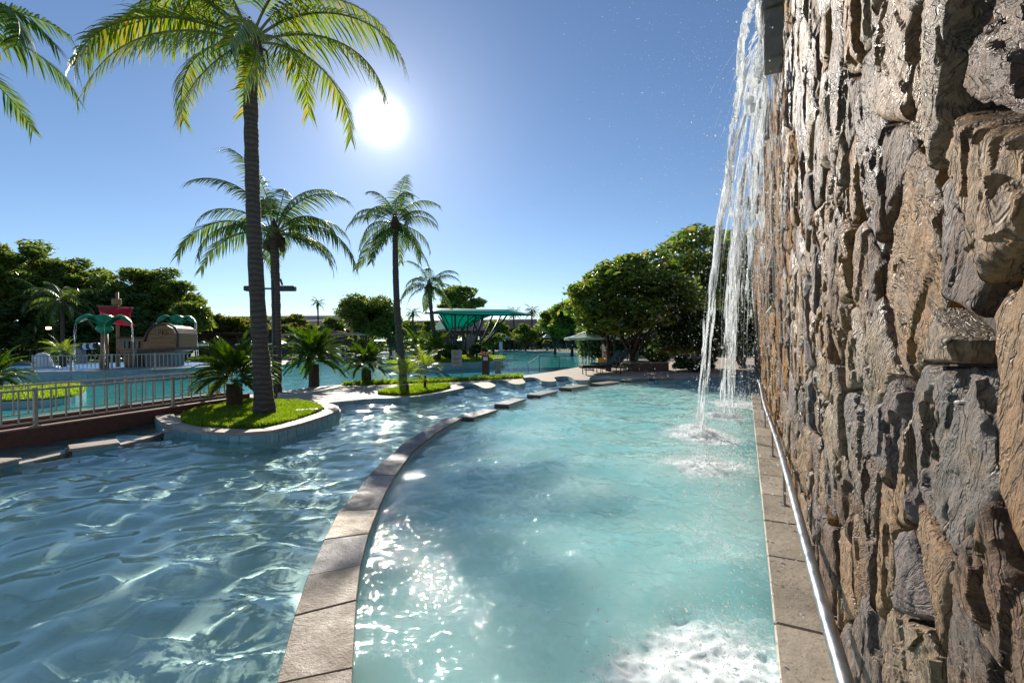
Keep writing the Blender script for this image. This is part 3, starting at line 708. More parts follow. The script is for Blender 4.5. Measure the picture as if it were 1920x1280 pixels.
def grass_on(name, poly, z, n, h, seed, parent=None, label=None, hump=0.0, w=0.006):
    rg = np.random.default_rng(seed); A = np.array(poly); lo, hi = A.min(0), A.max(0)
    P = rg.uniform(lo, hi, (int(n * 3), 2)); P = P[inside(poly, P[:, 0], P[:, 1])][:n]
    m = len(P); ang = rg.uniform(0, 6.28, m); hh = h * rg.uniform(0.5, 1.25, m) * (1 + 0.35 * fbm(P[:, 0] * 2.2, P[:, 1] * 2.2, 2, 5)); lean = rg.normal(0, 0.45, (m, 2)) * hh[:, None]
    d = np.stack([np.cos(ang), np.sin(ang)], 1) * w * rg.uniform(0.7, 1.4, (m, 1))
    z0 = np.full(m, z)
    a = np.column_stack([P - d, z0]); b = np.column_stack([P + d, z0])
    c = np.column_stack([P + lean * 0.35 + d * 0.7, z0 + hh * 0.6]); e = np.column_stack([P + lean * 0.35 - d * 0.7, z0 + hh * 0.6]); t = np.column_stack([P + lean, z0 + hh])
    V = np.stack([a, b, c, e, t, t], 1).reshape(-1, 3); k = np.arange(m)[:, None] * 6
    Q = np.concatenate([k + np.array([[0, 1, 2, 3]]), k + np.array([[3, 2, 4, 5]])], 0)
    tri = np.concatenate([k + np.array([[0, 1, 2]]), k + np.array([[0, 2, 3]]), k + np.array([[3, 2, 4]])], 0)
    me = np_mesh(name, V, tri)
    o = link(name, me, M['grass'])
    return tag(o, label, 'grass', kind='stuff')
grass_on('lawn_grass', lawn_poly, ZL - 0.005, 42000, 0.085, 3, label='bright green lawn around the foot of the tall leaning palm', w=0.008)
MB().box(G(575, 768, ZL + 0.05) , (0.5, 0.22, 0.03), 0.3, bev=0.008).build('paving_slab', M['coping_pale'], BED)

# small planted bed on the promenade and lawn strip along the big pool
bed2 = P2([(708, 738), (735, 741), (775, 741), (815, 735), (843, 728), (838, 724), (800, 723), (765, 727), (735, 732)])
b2p = [(p.x, p.y) for p in catmull(bed2, 4, True)]
B2 = empty('small_garden_bed', (bed2[2].x, bed2[2].y, Z_DECK), 'low planted bed with two young palms beside the sparkling water', 'garden bed')
MB().prism(b2p, Z_DECK - 0.05, Z_DECK + 0.05).build('soil', M['lawn_soil'], B2)
grass_on('bed_grass', b2p, Z_DECK + 0.045, 9000, 0.10, 5, label='green grass tuft growing in the small bed of two young palms', w=0.012)
strip = P2([(640, 722), (700, 717.5), (790, 715.5), (850, 713), (905, 710), (960, 706), (975, 704.5), (980, 706), (975, 709), (935, 711), (880, 714), (830, 716.5), (760, 719), (690, 722)])
s2p = [(p.x, p.y) for p in catmull(strip, 3, True)]
o = MB().prism(s2p, Z_DECK - 0.05, Z_DECK + 0.02).build('lawn_strip', M['lawn_soil']); tag(o, kind='structure')
grass_on('strip_grass', s2p, Z_DECK + 0.015, 9000, 0.14, 6, label='narrow green lawn strip at the near edge of the big pool', w=0.016)

# ---------------------------------------------------------------- voronoi cells (wall stones and paving)
def voronoi(pts, bounds, rad, wts=None):
    pts = np.asarray(pts); out = []
    x0, y0, x1, y1 = bounds
    for i, p in enumerate(pts):
        poly = [(x0, y0), (x1, y0), (x1, y1), (x0, y1)]
        d = pts - p; dist = np.hypot(d[:, 0], d[:, 1]); nb = np.argsort(dist)[1:28]
        for j in nb:
            if dist[j] > rad * 2 or not poly: break
            q = pts[j]; nx, ny = q - p
            wshift = 0.0 if wts is None else (wts[i] - wts[j]) * dist[j]
            c = ((q[0] ** 2 + q[1] ** 2) - (p[0] ** 2 + p[1] ** 2)) / 2 + wshift
            new = []
            for k in range(len(poly)):
                a, b = poly[k], poly[(k + 1) % len(poly)]
                da, db = a[0] * nx + a[1] * ny - c, b[0] * nx + b[1] * ny - c
                if da <= 0: new.append(a)
                if (da < 0) != (db < 0) and abs(da - db) > 1e-12:
                    t = da / (da - db); new.append((a[0] + (b[0] - a[0]) * t, a[1] + (b[1] - a[1]) * t))
            poly = new
        out.append(poly)
    return out
# flagstones on the nearer promenade
rg = np.random.default_rng(17)
pts = []
y = 11.0
while y < 20.5:
    x = -9.0 + rg.uniform(0, 0.6)
    while x < 5:
        pts.append((x + rg.uniform(-0.14, 0.14), y + rg.uniform(-0.14, 0.14))); x += 0.62
    y += 0.55
pts = [p for p in pts if inside(prom, np.array([p[0]]), np.array([p[1]]))[0]]
cells = voronoi(pts, (-10, 10, 6, 22), 1.6)
nb_ = 0
for p, c in zip(pts, cells):
    if len(c) < 3: continue
    A = np.array(c)
    if not inside(prom, A[:, 0], A[:, 1]).all(): continue
    if inside(lawn_poly, A[:, 0], A[:, 1]).any() or inside(b2p, A[:, 0], A[:, 1]).any() or inside(s2p, A[:, 0], A[:, 1]).any(): continue
    if (np.array([min((Vector((q.x, q.y)) - Vector(v)).length for q in bed_edge[::3]) for v in c]) < 0.40).any(): continue
    if np.hypot(*(A - A.mean(0)).T).max() > 0.9 or nb_ >= 290: continue
    cc = A.mean(0); q = cc + (A - cc) * 0.955
    MB().prism([tuple(v) for v in q], Z_DECK - 0.01, Z_DECK + 0.007 + rg.uniform(0, 0.005)).build('paving_stone', M['paver'], PROM); nb_ += 1

# ---------------------------------------------------------------- the stone wall with the waterfall
WALL_TOP = 5.92
WALL = empty('stone_wall', (WO.x, WO.y, 0), 'tall rough wall of wet brown schist stones beside the waterfall pool', 'stone wall')
WALL.rotation_euler = (0, 0, math.atan2(WD.y, WD.x))     # local x along the wall, local y = outward (pool side), z up
NICHE = (8.2, 10.4, 2.38, 3.22)
def wall_part(name, V, Q, mat, smooth=True, loc=(0, 0, 0)):
    return link(name, np_mesh(name, V, Q, smooth), mat, WALL, loc)
# mortar core, in four pieces round the niche
def core(x0, x1, z0, z1, y0=-0.9, y1=-0.0):
    mb = MB(); mb.box(((x0 + x1) / 2, (y0 + y1) / 2, (z0 + z1) / 2), (x1 - x0, y1 - y0, z1 - z0))
    me = bpy.data.meshes.new('wall_core'); me.from_pydata(mb.v, [], mb.f); link('wall_core', me, M['mortar'], WALL)
core(-2.0, NICHE[0], -1.0, WALL_TOP - 0.05); core(NICHE[1], 27.0, -1.0, WALL_TOP - 0.05)
core(NICHE[0], NICHE[1], -1.0, NICHE[2]); core(NICHE[0], NICHE[1], NICHE[3], WALL_TOP - 0.05)
core(NICHE[0], NICHE[1], NICHE[2], NICHE[3], -0.9, -0.45)
rg = np.random.default_rng(23)
pts = []; x = -0.8
while x < 26.5:
    st = 0.34 + 0.008 * max(x, 0); ht = 0.37 + 0.010 * max(x, 0)
    z = -0.1 + rg.uniform(0, ht)
    while z < WALL_TOP + 0.1:
        pts.append((x + rg.uniform(-0.42, 0.42) * st, z + rg.uniform(-0.3, 0.3) * ht)); z += ht * rg.choice([0.6, 0.9, 1.1, 1.5])
    x += st
pts = np.array(pts); sc_ = np.array([1.0, 0.80])
cells = voronoi(pts * sc_, (-1.2, -0.3 * 0.80, 26.8, WALL_TOP * 0.80), 1.5, rg.uniform(-0.05, 0.05, len(pts)))
stones = []
for p, c in zip(pts, cells):
    if len(c) < 3: continue
    A = np.array(c) / sc_; ctr = A.mean(0)
    if NICHE[0] - 0.02 < ctr[0] < NICHE[1] + 0.02 and NICHE[2] - 0.05 < ctr[1] < NICHE[3] + 0.05: continue
    k = int(rg.choice([1, 1, 1, 2] if ctr[0] < 3 else [1, 1, 2, 2])) if np.ptp(A[:, 0]) > 0.2 else 1
    pieces = [A]
    for q in range(k - 1):
        big_ = max(range(len(pieces)), key=lambda m_: np.ptp(pieces[m_][:, 0])); B_ = pieces.pop(big_)
        x_ = B_[:, 0].min() + np.ptp(B_[:, 0]) * rg.uniform(0.38, 0.62); th = rg.normal(0, 0.16); nx, ny = math.cos(th), math.sin(th); cc_ = nx * x_ + ny * B_[:, 1].mean()
        if rg.uniform() < 0.22 and np.ptp(B_[:, 1]) > 0.3: th = math.pi / 2 + rg.normal(0, 0.25); nx, ny = math.cos(th), math.sin(th); cc_ = nx * B_[:, 0].mean() + ny * (B_[:, 1].min() + np.ptp(B_[:, 1]) * rg.uniform(0.35, 0.65))
        for sg in (1, -1):
            out_ = []
            for m_ in range(len(B_)):
                a_, b_ = B_[m_], B_[(m_ + 1) % len(B_)]; da, db = sg * (a_ @ (nx, ny) - cc_), sg * (b_ @ (nx, ny) - cc_)
                if da <= 0: out_.append(a_)
                if (da < 0) != (db < 0) and abs(da - db) > 1e-9: out_.append(a_ + (b_ - a_) * (da / (da - db)))
            if len(out_) >= 3: pieces.append(np.array(out_))
    for B_ in pieces:
        if np.ptp(B_[:, 0]) > 0.03 and np.ptp(B_[:, 1]) > 0.03: stones.append((B_.mean(0), B_))
def near_key(s):
    ctr, A = s; d = math.hypot(ctr[0], 0.5); sz = np.ptp(A[:, 0]) * np.ptp(A[:, 1])
    vis = 1.0 if abs(ctr[1] - CAM_Z) < 0.95 * max(ctr[0], 0.1) * 0.9 + 0.25 and ctr[0] > 0.8 else 0.02
    return -vis * sz * 0.5 / d ** 3
stones.sort(key=near_key)
def hash2(a, b, seed):
    return _P[(_P[(a + seed * 31) & 511] + b * 11 + seed * 7) & 511] / 255.5 - 1
def stone_geo(ctr, A, nr, na, seed):
    """a broken stone: cell outline with real corners, a few cleavage facets, layered strata, fine grain"""
    rgs = np.random.default_rng(seed)
    A = A - ctr
    if sum(A[i][0] * A[(i + 1) % len(A)][1] - A[(i + 1) % len(A)][0] * A[i][1] for i in range(len(A))) < 0: A = A[::-1]
    size = max(np.ptp(A[:, 0]), np.ptp(A[:, 1]))
    seg = np.roll(A, -1, 0) - A; ln = np.hypot(seg[:, 0], seg[:, 1]); per = ln.sum()
    pts_ = []
    for k in range(len(A)):
        m_ = max(2, int(round(na * ln[k] / per))); gap = rgs.uniform(0.002, 0.011)
        nrm = np.array([seg[k][1], -seg[k][0]]) / max(ln[k], 1e-6)
        for q in range(m_): pts_.append(A[k] + seg[k] * (q / m_) - nrm * gap)
    Bd = np.array(pts_); na = len(Bd)
    r0 = np.hypot(Bd[:, 0], Bd[:, 1])
    wob = 1 - 0.5 * np.abs(vnoise(Bd[:, 0] * 14 + seed, Bd[:, 1] * 14, 2)) * 0.09 - 0.03 * np.abs(vnoise(Bd[:, 0] * 45 + seed, Bd[:, 1] * 45, 4))
    Bd = Bd * np.clip(wob, 0.8, 1.0)[:, None]
    rho = np.concatenate([[0.0], np.linspace(0.08, 0.955, nr - 4), [0.985, 1.0, 1.0]])
    U = rho[:, None] * Bd[None, :, 0]; Vv = rho[:, None] * Bd[None, :, 1]
    flat = rgs.uniform() < 0.62; gr = rgs.normal(0, 0.5); depth = rgs.uniform(0.04, 0.078)
    ca, sa = np.cos(gr), np.sin(gr)
    wx = 0.02 * fbm(U * 6 + seed, Vv * 6, 2, 3); u2 = U * ca + Vv * sa + wx; v2 = -U * sa + Vv * ca
    h = np.full(U.shape, 9.0)
    for k in range(5):
        th = rgs.uniform(0, 6.28); sl = abs(rgs.normal(0, 0.20)) + 0.03; off = rgs.uniform(0.25, 0.6) * size * sl
        h = np.minimum(h, depth + off - sl * (np.cos(th) * u2 + 0.55 * np.sin(th) * v2))
    h = np.minimum(h, depth + 0.02)
    # strata: slivers standing at different heights, running with the grain
    f = rgs.uniform(5, 9) if flat else rgs.uniform(16, 30)
    q = u2 * f + 0.7 * fbm(u2 * 5 + seed, v2 * 2.2, 2, 8) + seed; kx = np.floor(q).astype(int); fr = q - kx
    vy = np.floor(v2 * (2.2 if flat else 3.2) + 0.5 * hash2(kx, kx * 0 + 3, seed % 97) + 0.25 * vnoise(u2 * 20, v2 * 9, 5)).astype(int)
    st = hash2(kx, vy, seed % 89); amp = 0.004 if flat else 0.010
    h = h + amp * st + (0.0 if flat else 0.006) * (fr - 0.5)
    br = fbm(U * 9 + seed * 2.3, Vv * 5 + seed, 3, 6); h = h - 0.016 * smoothstep(0.24, 0.30, br) - 0.014 * smoothstep(0.42, 0.47, br)
    h = h + 0.006 * fbm(u2 * 40 + seed, v2 * 9, 3, 12) + 0.003 * fbm(U * 70, Vv * 60 + seed, 2, 15)
    er = 1 - np.clip(rho, 0, 1)[:, None] ** 18 * 0.3
    h = np.clip(h, 0.012, 0.19) * er
    h[-1] = -0.03
    VV = np.stack([U, h, Vv], -1).reshape(-1, 3)
    i = np.arange(nr * na).reshape(nr, na); j = np.roll(i, -1, 1)
    Q = np.stack([i[:-1], i[1:], j[1:], j[:-1]], -1).reshape(-1, 4)
    return VV, Q
N_IND = 296
far_V, far_Q, kof = [], [], 0
for n_, (ctr, A) in enumerate(stones):
    if n_ < N_IND:
        nr, na = (40, 120) if n_ < 60 else ((24, 70) if n_ < 150 else (13, 40))
        VV, Q = stone_geo(ctr, A, nr, na, n_ + 1)
        wall_part('stone', VV, Q, M['stone'], True, (ctr[0], 0, ctr[1]))
    else:
        VV, Q = stone_geo(ctr, A, 8, 24, n_ + 1)
        VV = VV + np.array([ctr[0], 0, ctr[1]]); far_V.append(VV); far_Q.append(Q + kof); kof += len(VV)
o = wall_part('stone', np.concatenate(far_V), np.concatenate(far_Q), M['stone_far']); o['kind'] = 'stuff'
for ob in WALL.children:
    if ob.type == 'MESH' and ob.name.startswith('stone'):
        ob.data.set_sharp_from_angle(angle=R(33)) if hasattr(ob.data, 'set_sharp_from_angle') else None
def wbox(mb, x0, x1, y0, y1, z0, z1, bev=0.0): return mb.box(((x0 + x1) / 2, (y0 + y1) / 2, (z0 + z1) / 2), (x1 - x0, y1 - y0, z1 - z0), bev=bev)
def wall_child(name, mb, mat, parent):
    me = bpy.data.meshes.new(name); me.from_pydata(mb.v, [], mb.f); return link(name, me, mat, parent)
# recessed window
mb = MB(); a, b, c, d = NICHE
wbox(mb, a - 0.03, b + 0.03, -0.45, 0.10, d, d + 0.03); wbox(mb, a - 0.03, b + 0.03, -0.45, 0.12, c - 0.03, c); wbox(mb, a - 0.03, a, -0.45, 0.10, c, d); wbox(mb, b, b + 0.03, -0.45, 0.10, c, d)
fr_o = wall_child('window_frame', mb, M['coping_pale'], WALL)
mb = MB(); wbox(mb, a, b, -0.40, -0.39, c, d); wall_child('window_pane', mb, M['glass_dark'], fr_o)
# walkway slabs between the wall and the pool
DK = empty('wall_walkway', (WO.x, WO.y, 0), 'narrow wet stone ledge with joints along the foot of the stone wall', 'walkway')
DK.rotation_euler = WALL.rotation_euler
mb = MB(); wbox(mb, -1.5, 26.5, -0.02, 0.345, -1.0, 0.075); wall_child('walkway_core', mb, M['pale_tile'], DK)
x = -1.5
while x < 26:
    L = random.uniform(0.75, 1.0); mb = MB(); wbox(mb, x + 0.004, x + L - 0.004, -0.03, 0.365, 0.075, 0.12 + random.uniform(-0.003, 0.003), 0.01); wall_child('walkway_slab', mb, M['deck_wet'], DK); x += L
# handrail
HR = empty('handrail', (WO.x, WO.y, 0), 'polished steel handrail running along the foot of the stone wall', 'handrail'); HR.rotation_euler = WALL.rotation_euler
mb = MB(); ptsr = [(t, 0.17 + 0.012 * math.sin(t * 0.8), 0.56) for t in np.linspace(-1.2, 24, 60)]
mb.tube(ptsr, 0.030, 16); o = wall_child('rail', mb, M['steel'], HR); o.data.polygons.foreach_set('use_smooth', [True] * len(o.data.polygons))
for t in (0.55, 5.2, 7.4, 9.8, 12.4, 15.2, 18.2, 21.4):
    yv = 0.17 + 0.012 * math.sin(t * 0.8)
    mb = MB(); mb.tube([(t, yv, 0.12), (t, yv, 0.545)], 0.013, 10); mb.lathe((t, yv, 0.12), [(0.04, 0), (0.04, 0.008), (0.015, 0.012)], 12); wall_child('post', mb, M['steel'], HR)
# concrete spouts at the top of the wall
SPOUTS = [(6.15, 0.5, 0.28, 5.15, 5.98), (9.2, 0.5, 0.3, 5.5, 6.0), (11.3, 0.5, 0.32, 5.5, 6.0), (15.2, 0.8, 0.42, 5.45, 6.02), (2.5, 0.7, 0.36, 5.35, 6.0)]
SPL = ['weathered concrete water spout nearest the top of the tall waterfall', 'small concrete water spout feeding the long left jet', 'concrete water spout just beyond the main waterfall', 'farthest concrete water spout at the top of the stone wall', 'concrete water spout high on the wall above the camera']
for (s, w_, out_, z0, z1), lb in zip(SPOUTS, SPL):
    sp = empty('water_spout', W(s, 0, z0), lb, 'water spout', 'concrete spouts on the wall'); sp.rotation_euler = WALL.rotation_euler
    def sb(nm, x0, x1, y0, y1, za, zb, m_='concrete'):
        mb = MB(); wbox(mb, x0, x1, y0, y1, za, zb, 0.012); wall_child(nm, mb, M[m_], sp)
    h = z1 - z0
    sb('spout_floor', -w_ / 2, w_ / 2, -0.3, out_, h - 0.22, h - 0.12); sb('cheek', -w_ / 2, -w_ / 2 + 0.08, -0.3, out_ - 0.003, h - 0.118, h); sb('cheek', w_ / 2 - 0.08, w_ / 2, -0.3, out_ - 0.003, h - 0.118, h)
    sb('bracket', -w_ / 2 + 0.06, w_ / 2 - 0.06, -0.3, out_ * 0.92, 0.0, h - 0.222)

# ---------------------------------------------------------------- falling water
def strand(mb, p0, v0, tend, rad, seed, n=34, breakup=0.5, spread=0.10, nside=6, flat=0.6):
    rs = random.Random(seed); pts_, rr = [], []
    ox, oy = rs.gauss(0, 1), rs.gauss(0, 1); f1, f2 = rs.uniform(5, 9), rs.uniform(5, 9)
    for i in range(n):
        t = tend * (i / (n - 1)) ** 0.8
        p = Vector(p0) + Vector(v0) * t + Vector((0, 0, -4.9 * t * t))
        k = spread * (t / tend)
        wob = noise.noise(Vector((seed * 3.1, t * f1, 0))), noise.noise(Vector((seed * 7.7, t * f2, 5)))
        p += Vector((WN.x, WN.y, 0)) * (ox * k + 0.07 * wob[0] * t) + Vector((WD.x, WD.y, 0)) * (oy * k + 0.09 * wob[1] * t)
        q = 0.75 + 0.9 * noise.noise(Vector((seed * 1.7, t * 13, 2))) + 0.5 * noise.noise(Vector((seed * 2.7, t * 37, 9)))
        cut = noise.noise(Vector((seed * 5.3, t * 9, 7))) + 0.5 - breakup * (t / tend)
        pts_.append(p); rr.append(max(0.0010, rad * max(q, 0.10) * (1 if cut > 0 else 0.06)))
    if pts_[-1].z < -0.02:
        keep = [i for i, p in enumerate(pts_) if p.z > -0.02]; pts_ = [pts_[i] for i in keep]; rr = [rr[i] for i in keep]
    if len(pts_) > 3: mb.tube(pts_, rr, nside, flat=flat)
def tfall(z, vz=0.0): return math.sqrt(max(z, 0.01) / 4.9)
# jet from the near spout: one rope of water plus loose strands, then the ragged curtain close to the wall
ROPE_DROPS = []
def fall_thing(label, s, z, out0, vout, along, ropes, strands, seed, spread=0.16, rope_r=0.045):
    base = W(s, out0 + vout * tfall(z), 0)
    root = empty('waterfall', base, label, 'waterfall', 'streams of the waterfall')
    vec = Vector((WN.x, WN.y, 0))
    for k in range(ropes):
        mb = MB(); off = (k - (ropes - 1) / 2) * along; rs = random.Random(seed + k)
        p0 = W(s + off, out0, z); v0 = vec * (vout * (1 - 0.16 * k)) + Vector((0, 0, 0.1))
        for q in range(16):
            strand(mb, p0 + Vector((rs.gauss(0, 0.015), rs.gauss(0, 0.015), rs.uniform(-0.05, 0.05))), v0 * rs.uniform(0.95, 1.05), tfall(z) + 0.03, rope_r * rs.uniform(0.18, 0.42), seed + k * 11 + q * 3, 90, 0.7, 0.07, 6, 0.6)
        o = mb.build('water_rope', M['fall'], root, True)
        for q in range(900):
            t_ = (tfall(z)) * rs.random() ** 0.7; c = p0 + v0 * t_ + Vector((0, 0, -4.9 * t_ * t_)); sp_ = 0.015 + 0.10 * t_ / tfall(z)
            c += Vector((rs.gauss(0, sp_), rs.gauss(0, sp_), 0))
            if c.z > 0.03: ROPE_DROPS.append((c.x, c.y, c.z, 0.002 + rs.random() ** 3 * 0.011))
    mb = MB()
    for k in range(strands):
        rs = random.Random(seed * 91 + k)
        p0 = W(s + rs.uniform(-0.25, 0.25), out0 + rs.uniform(-0.06, 0.06), z + rs.uniform(-0.03, 0.03))
        vv = vec * (vout * rs.uniform(0.25, 1.0)) + Vector((0, 0, rs.uniform(-0.2, 0.4)))
        strand(mb, p0, vv, tfall(z) * (rs.uniform(0.35, 0.85) if ropes == 0 else rs.uniform(0.45, 1.05)), rs.uniform(0.003, 0.016), seed * 13 + k, 40, 0.9, spread, 5, 0.5)
    o = mb.build('water_strand', M['fall'], root, True); o['kind'] = 'stuff'
    return root
fall_thing('long left jet of white water arcing out from the stone wall', 9.2, 6.0, 0.34, 0.88, 0.22, 1, 5, 3, 0.10, 0.052)
fall_thing('second jet of white water beside the long left jet', 11.3, 5.95, 0.34, 0.52, 0.25, 1, 6, 14, 0.12, 0.062)
fall_thing('ragged curtain of water falling close to the stone wall', 6.6, 5.9, 0.12, 0.30, 0.2, 0, 95, 25, 0.30)
fall_thing('thin far stream of water close to the wall', 13.0, 5.95, 0.38, 0.45, 0.3, 1, 10, 36, 0.18, 0.04)
fall_thing('farthest stream of water near the end of the wall', 15.2, 5.95, 0.40, 0.5, 0.3, 1, 9, 47, 0.2, 0.045)
# broad sheets of water just under the near spout
def sheet(label, s, out0, z0, z1, wid, seed, vout):
    nu, nv = 64, 170; rs = np.random.default_rng(seed); u = np.linspace(-0.5, 0.5, nu); v = np.linspace(0, 1, nv); UU, VV_ = np.meshgrid(u, v)
    T = VV_ * math.sqrt((z0 - z1) / 4.9); zz = z0 - 4.9 * T * T
    narrowing = 1 - 0.55 * VV_
    so = UU * wid * narrowing + 0.07 * fbm(UU * 3 + seed, VV_ * 6, 3, seed) * (0.3 + VV_)
    oo = out0 + vout * T + 0.10 * fbm(UU * 5 + seed, VV_ * 5, 3, seed + 3) * (0.3 + VV_) + 0.035 * fbm(UU * 14, VV_ * 16, 3, seed + 5)
    P = np.stack([WO.x + WD.x * (s + so) + WN.x * oo, WO.y + WD.y * (s + so) + WN.y * oo, zz], -1)
    i = np.arange(nu * nv).reshape(nv, nu); Q = np.stack([i[:-1, :-1], i[:-1, 1:], i[1:, 1:], i[1:, :-1]], -1).reshape(-1, 4)
    hole = fbm(UU * 7 + seed, VV_ * 9, 3, seed + 9) + 0.15 - 0.55 * VV_ - 0.5 * (np.abs(UU) * 2) ** 3
    keep = (hole + 0.22 * fbm(UU * 26, VV_ * 22, 2, seed + 12)).ravel()[Q].mean(1) > -0.22
    base = W(s, out0, z1); me = np_mesh('water_sheet', P.reshape(-1, 3) - np.array(base), Q[keep], True)
    o = link('water_sheet', me, M['fall'], None, base); tag(o, label, 'waterfall', 'sheets of the waterfall')
    sd = o.modifiers.new('thickness', 'SOLIDIFY'); sd.thickness = 0.018; sd.offset = 0
sheet('glassy sheet of water spilling off the near concrete spout', 6.15, 0.36, 5.98, 3.4, 0.55, 4, 0.42)
sheet('torn sheet of water splashing against the stone wall', 6.9, 0.20, 5.6, 2.9, 0.6, 8, 0.16)
sheet('upper sheet of water at the top edge of the picture', 5.4, 0.22, 6.1, 4.3, 0.5, 15, 0.30)
sheet('ragged sheet of water half way down beside the wall', 8.2, 0.20, 5.5, 2.2, 0.7, 19, 0.30)
# drops: a fine spray, heavier drops by the wall, splash crowns where the jets land
ico_v = []; 
bm_ = bmesh.new(); bmesh.ops.create_icosphere(bm_, subdivisions=1, radius=1.0); bm_.verts.ensure_lookup_table()
IV = np.array([v.co[:] for v in bm_.verts]); IF = np.array([[v.index for v in f.verts] for f in bm_.faces]); bm_.free()
def drops(name, C, rad, label, stretch=1.5):
    n = len(C); k = len(IV); S = np.stack([rad, rad, rad * stretch], 1)
    V = (IV[None] * S[:, None] + C[:, None]).reshape(-1, 3); Fq = (IF[None] + (np.arange(n) * k)[:, None, None]).reshape(-1, 3)
    o = link(name, np_mesh(name, V, Fq, True), M['drop']); return tag(o, label, 'water drops', kind='stuff')
rg = np.random.default_rng(31)
def Wn(s, n, z): return np.stack([WO.x + WD.x * s + WN.x * n, WO.y + WD.y * s + WN.y * n, z], 1)
n = 8000; z = rg.uniform(0.3, 7.6, n); s = rg.normal(8.0, 2.0, n); out = np.abs(rg.normal(0.7, 1.1, n)) + 0.05
keep = (s > 4.2); C1 = Wn(s, out, z)[keep]; drops('spray_drops', C1, rg.gamma(1.6, 0.0010, keep.sum()) + 0.0009, 'fine spray of drops drifting left of the waterfall')
n = 1500; s = rg.uniform(2.6, 13, n); out = np.abs(rg.normal(0.28, 0.22, n)) + 0.06; z = rg.uniform(0.2, 4.6, n)
drops('wall_drops', Wn(s, out, z), rg.gamma(2.0, 0.0016, n) + 0.0015, 'heavy drops falling close to the stone wall')
CC, RR = [], []
for (x, y, r_, a) in FALLS:
    m_ = int(1100 * a * r_); aa = rg.uniform(0, 6.28, m_); rr_ = np.abs(rg.normal(0, r_ * 0.55, m_)); zz_ = np.abs(rg.normal(0, 0.28, m_)) * np.exp(-rr_ / r_) + 0.04
    CC.append(np.stack([x + rr_ * np.cos(aa), y + rr_ * np.sin(aa), zz_], 1)); RR.append(rg.gamma(2.0, 0.0024, m_) * min(1, y / 6) + 0.0015)
n_s = 2200; ss = np.concatenate([rg.normal(6.6, 0.5, n_s // 2), rg.normal(8.3, 0.8, n_s - n_s // 2)]); CC.append(Wn(ss, np.abs(rg.normal(0.28, 0.20, n_s)) + 0.05, rg.normal(3.6, 0.9, n_s))); RR.append(rg.gamma(1.5, 0.0022, n_s) + 0.0012)
RD = np.array(ROPE_DROPS); CC.append(RD[:, :3]); RR.append(RD[:, 3])
drops('splash_drops', np.concatenate(CC), np.concatenate(RR), 'splashing drops over the foam where the streams land', 1.2)

# ---------------------------------------------------------------- palms
def frond_mesh(name, L, e, droop, nl, ll, seed, width=0.04, sag=0.5, rr=0.022, fwd=0.55, t0=0.14, segs=3, mats=None, vee=0.25, raise_=0.0):
    rs = random.Random(seed); n = 16; P = [Vector((0, 0, 0))]; T = []
    for i in range(n):
        t = i / n; ph = R(e) - R(droop) * t ** 1.25
        d = Vector((math.cos(ph), 0.05 * math.sin(3 * t + seed), math.sin(ph))).normalized(); T.append(d); P.append(P[-1] + d * (L / n))
    T.append(T[-1])
    mb = MB(); mb.tube(P, [rr * (1 - 0.85 * i / n) for i in range(n + 1)], 5, 1)
    for k in range(nl):
        t = t0 + (1 - t0) * (k + 0.5) / nl
        for sd in (-1, 1):
            tt_ = min(0.999, t + rs.uniform(-0.004, 0.004)) * n; i = int(tt_); f = tt_ - i
            b = P[i].lerp(P[i + 1], f); tg = T[i]
            up = Vector((0, 1, 0)).cross(tg) * -1
            if up.z < 0 and abs(tg.z) < 0.95: up = -up
            prof = (math.sin(math.pi * min(1, 0.16 + 0.84 * t) ** 0.8)) ** 0.6 if t < 0.93 else 0.55
            if rs.random() < 0.04: continue
            l = ll * max(prof, 0.35) * rs.uniform(0.72, 1.12)
            d = (tg * (fwd + 0.5 * t) + Vector((0, sd, 0)) * rs.uniform(0.75, 0.95) + up * (vee + rs.uniform(-0.08, 0.08)) + Vector((0, 0, -1)) * sag * 0.25).normalized()
            q = b.copy(); V = []; w0 = width * rs.uniform(0.8, 1.15); wdir = (tg - d * tg.dot(d))
            wdir = wdir.normalized() if wdir.length > 1e-3 else Vector((0, 0, 1))
            for s_ in range(segs + 1):
                u = s_ / segs; ww = w0 * (0.55 + 0.9 * u if u < 0.35 else 1.1 * (1 - u) ** 0.8 + 0.05) * 0.5
                V += [q + wdir * ww, q - wdir * ww]
                d = (d + Vector((0, 0, -1)) * sag * (0.35 + 0.5 * u) / segs * 1.6 + Vector((rs.uniform(-.09, .09), rs.uniform(-.09, .09), rs.uniform(-.05, .05)))).normalized(); q = q + d * (l / segs)
                wdir = (wdir - d * wdir.dot(d)).normalized()
            mb.add(V, [(2 * j, 2 * j + 1, 2 * j + 3, 2 * j + 2) for j in range(segs)], 0)
    me = bpy.data.meshes.new(name); me.from_pydata([tuple(v) for v in mb.v], [], mb.f); me.polygons.foreach_set('material_index', mb.m)
    for m_ in mats: me.materials.append(m_)
    return me
def frond_set(key, L, nl, ll, seed, mats, els, **kw):
    return [(e, frond_mesh(key, L, e, dr, nl, ll, seed + i, mats=mats, **kw)) for i, (e, dr) in enumerate(els)]
ELS = [(78, 85), (62, 105), (45, 118), (28, 112), (10, 92), (-15, 68), (-45, 38)]
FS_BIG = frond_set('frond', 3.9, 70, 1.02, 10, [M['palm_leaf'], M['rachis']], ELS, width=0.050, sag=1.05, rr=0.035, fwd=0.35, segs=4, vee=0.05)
FS_MID = frond_set('frond', 3.4, 56, 0.92, 30, [M['palm_dark'], M['rachis']], ELS, width=0.055, sag=1.0, rr=0.03, fwd=0.4, vee=0.08)
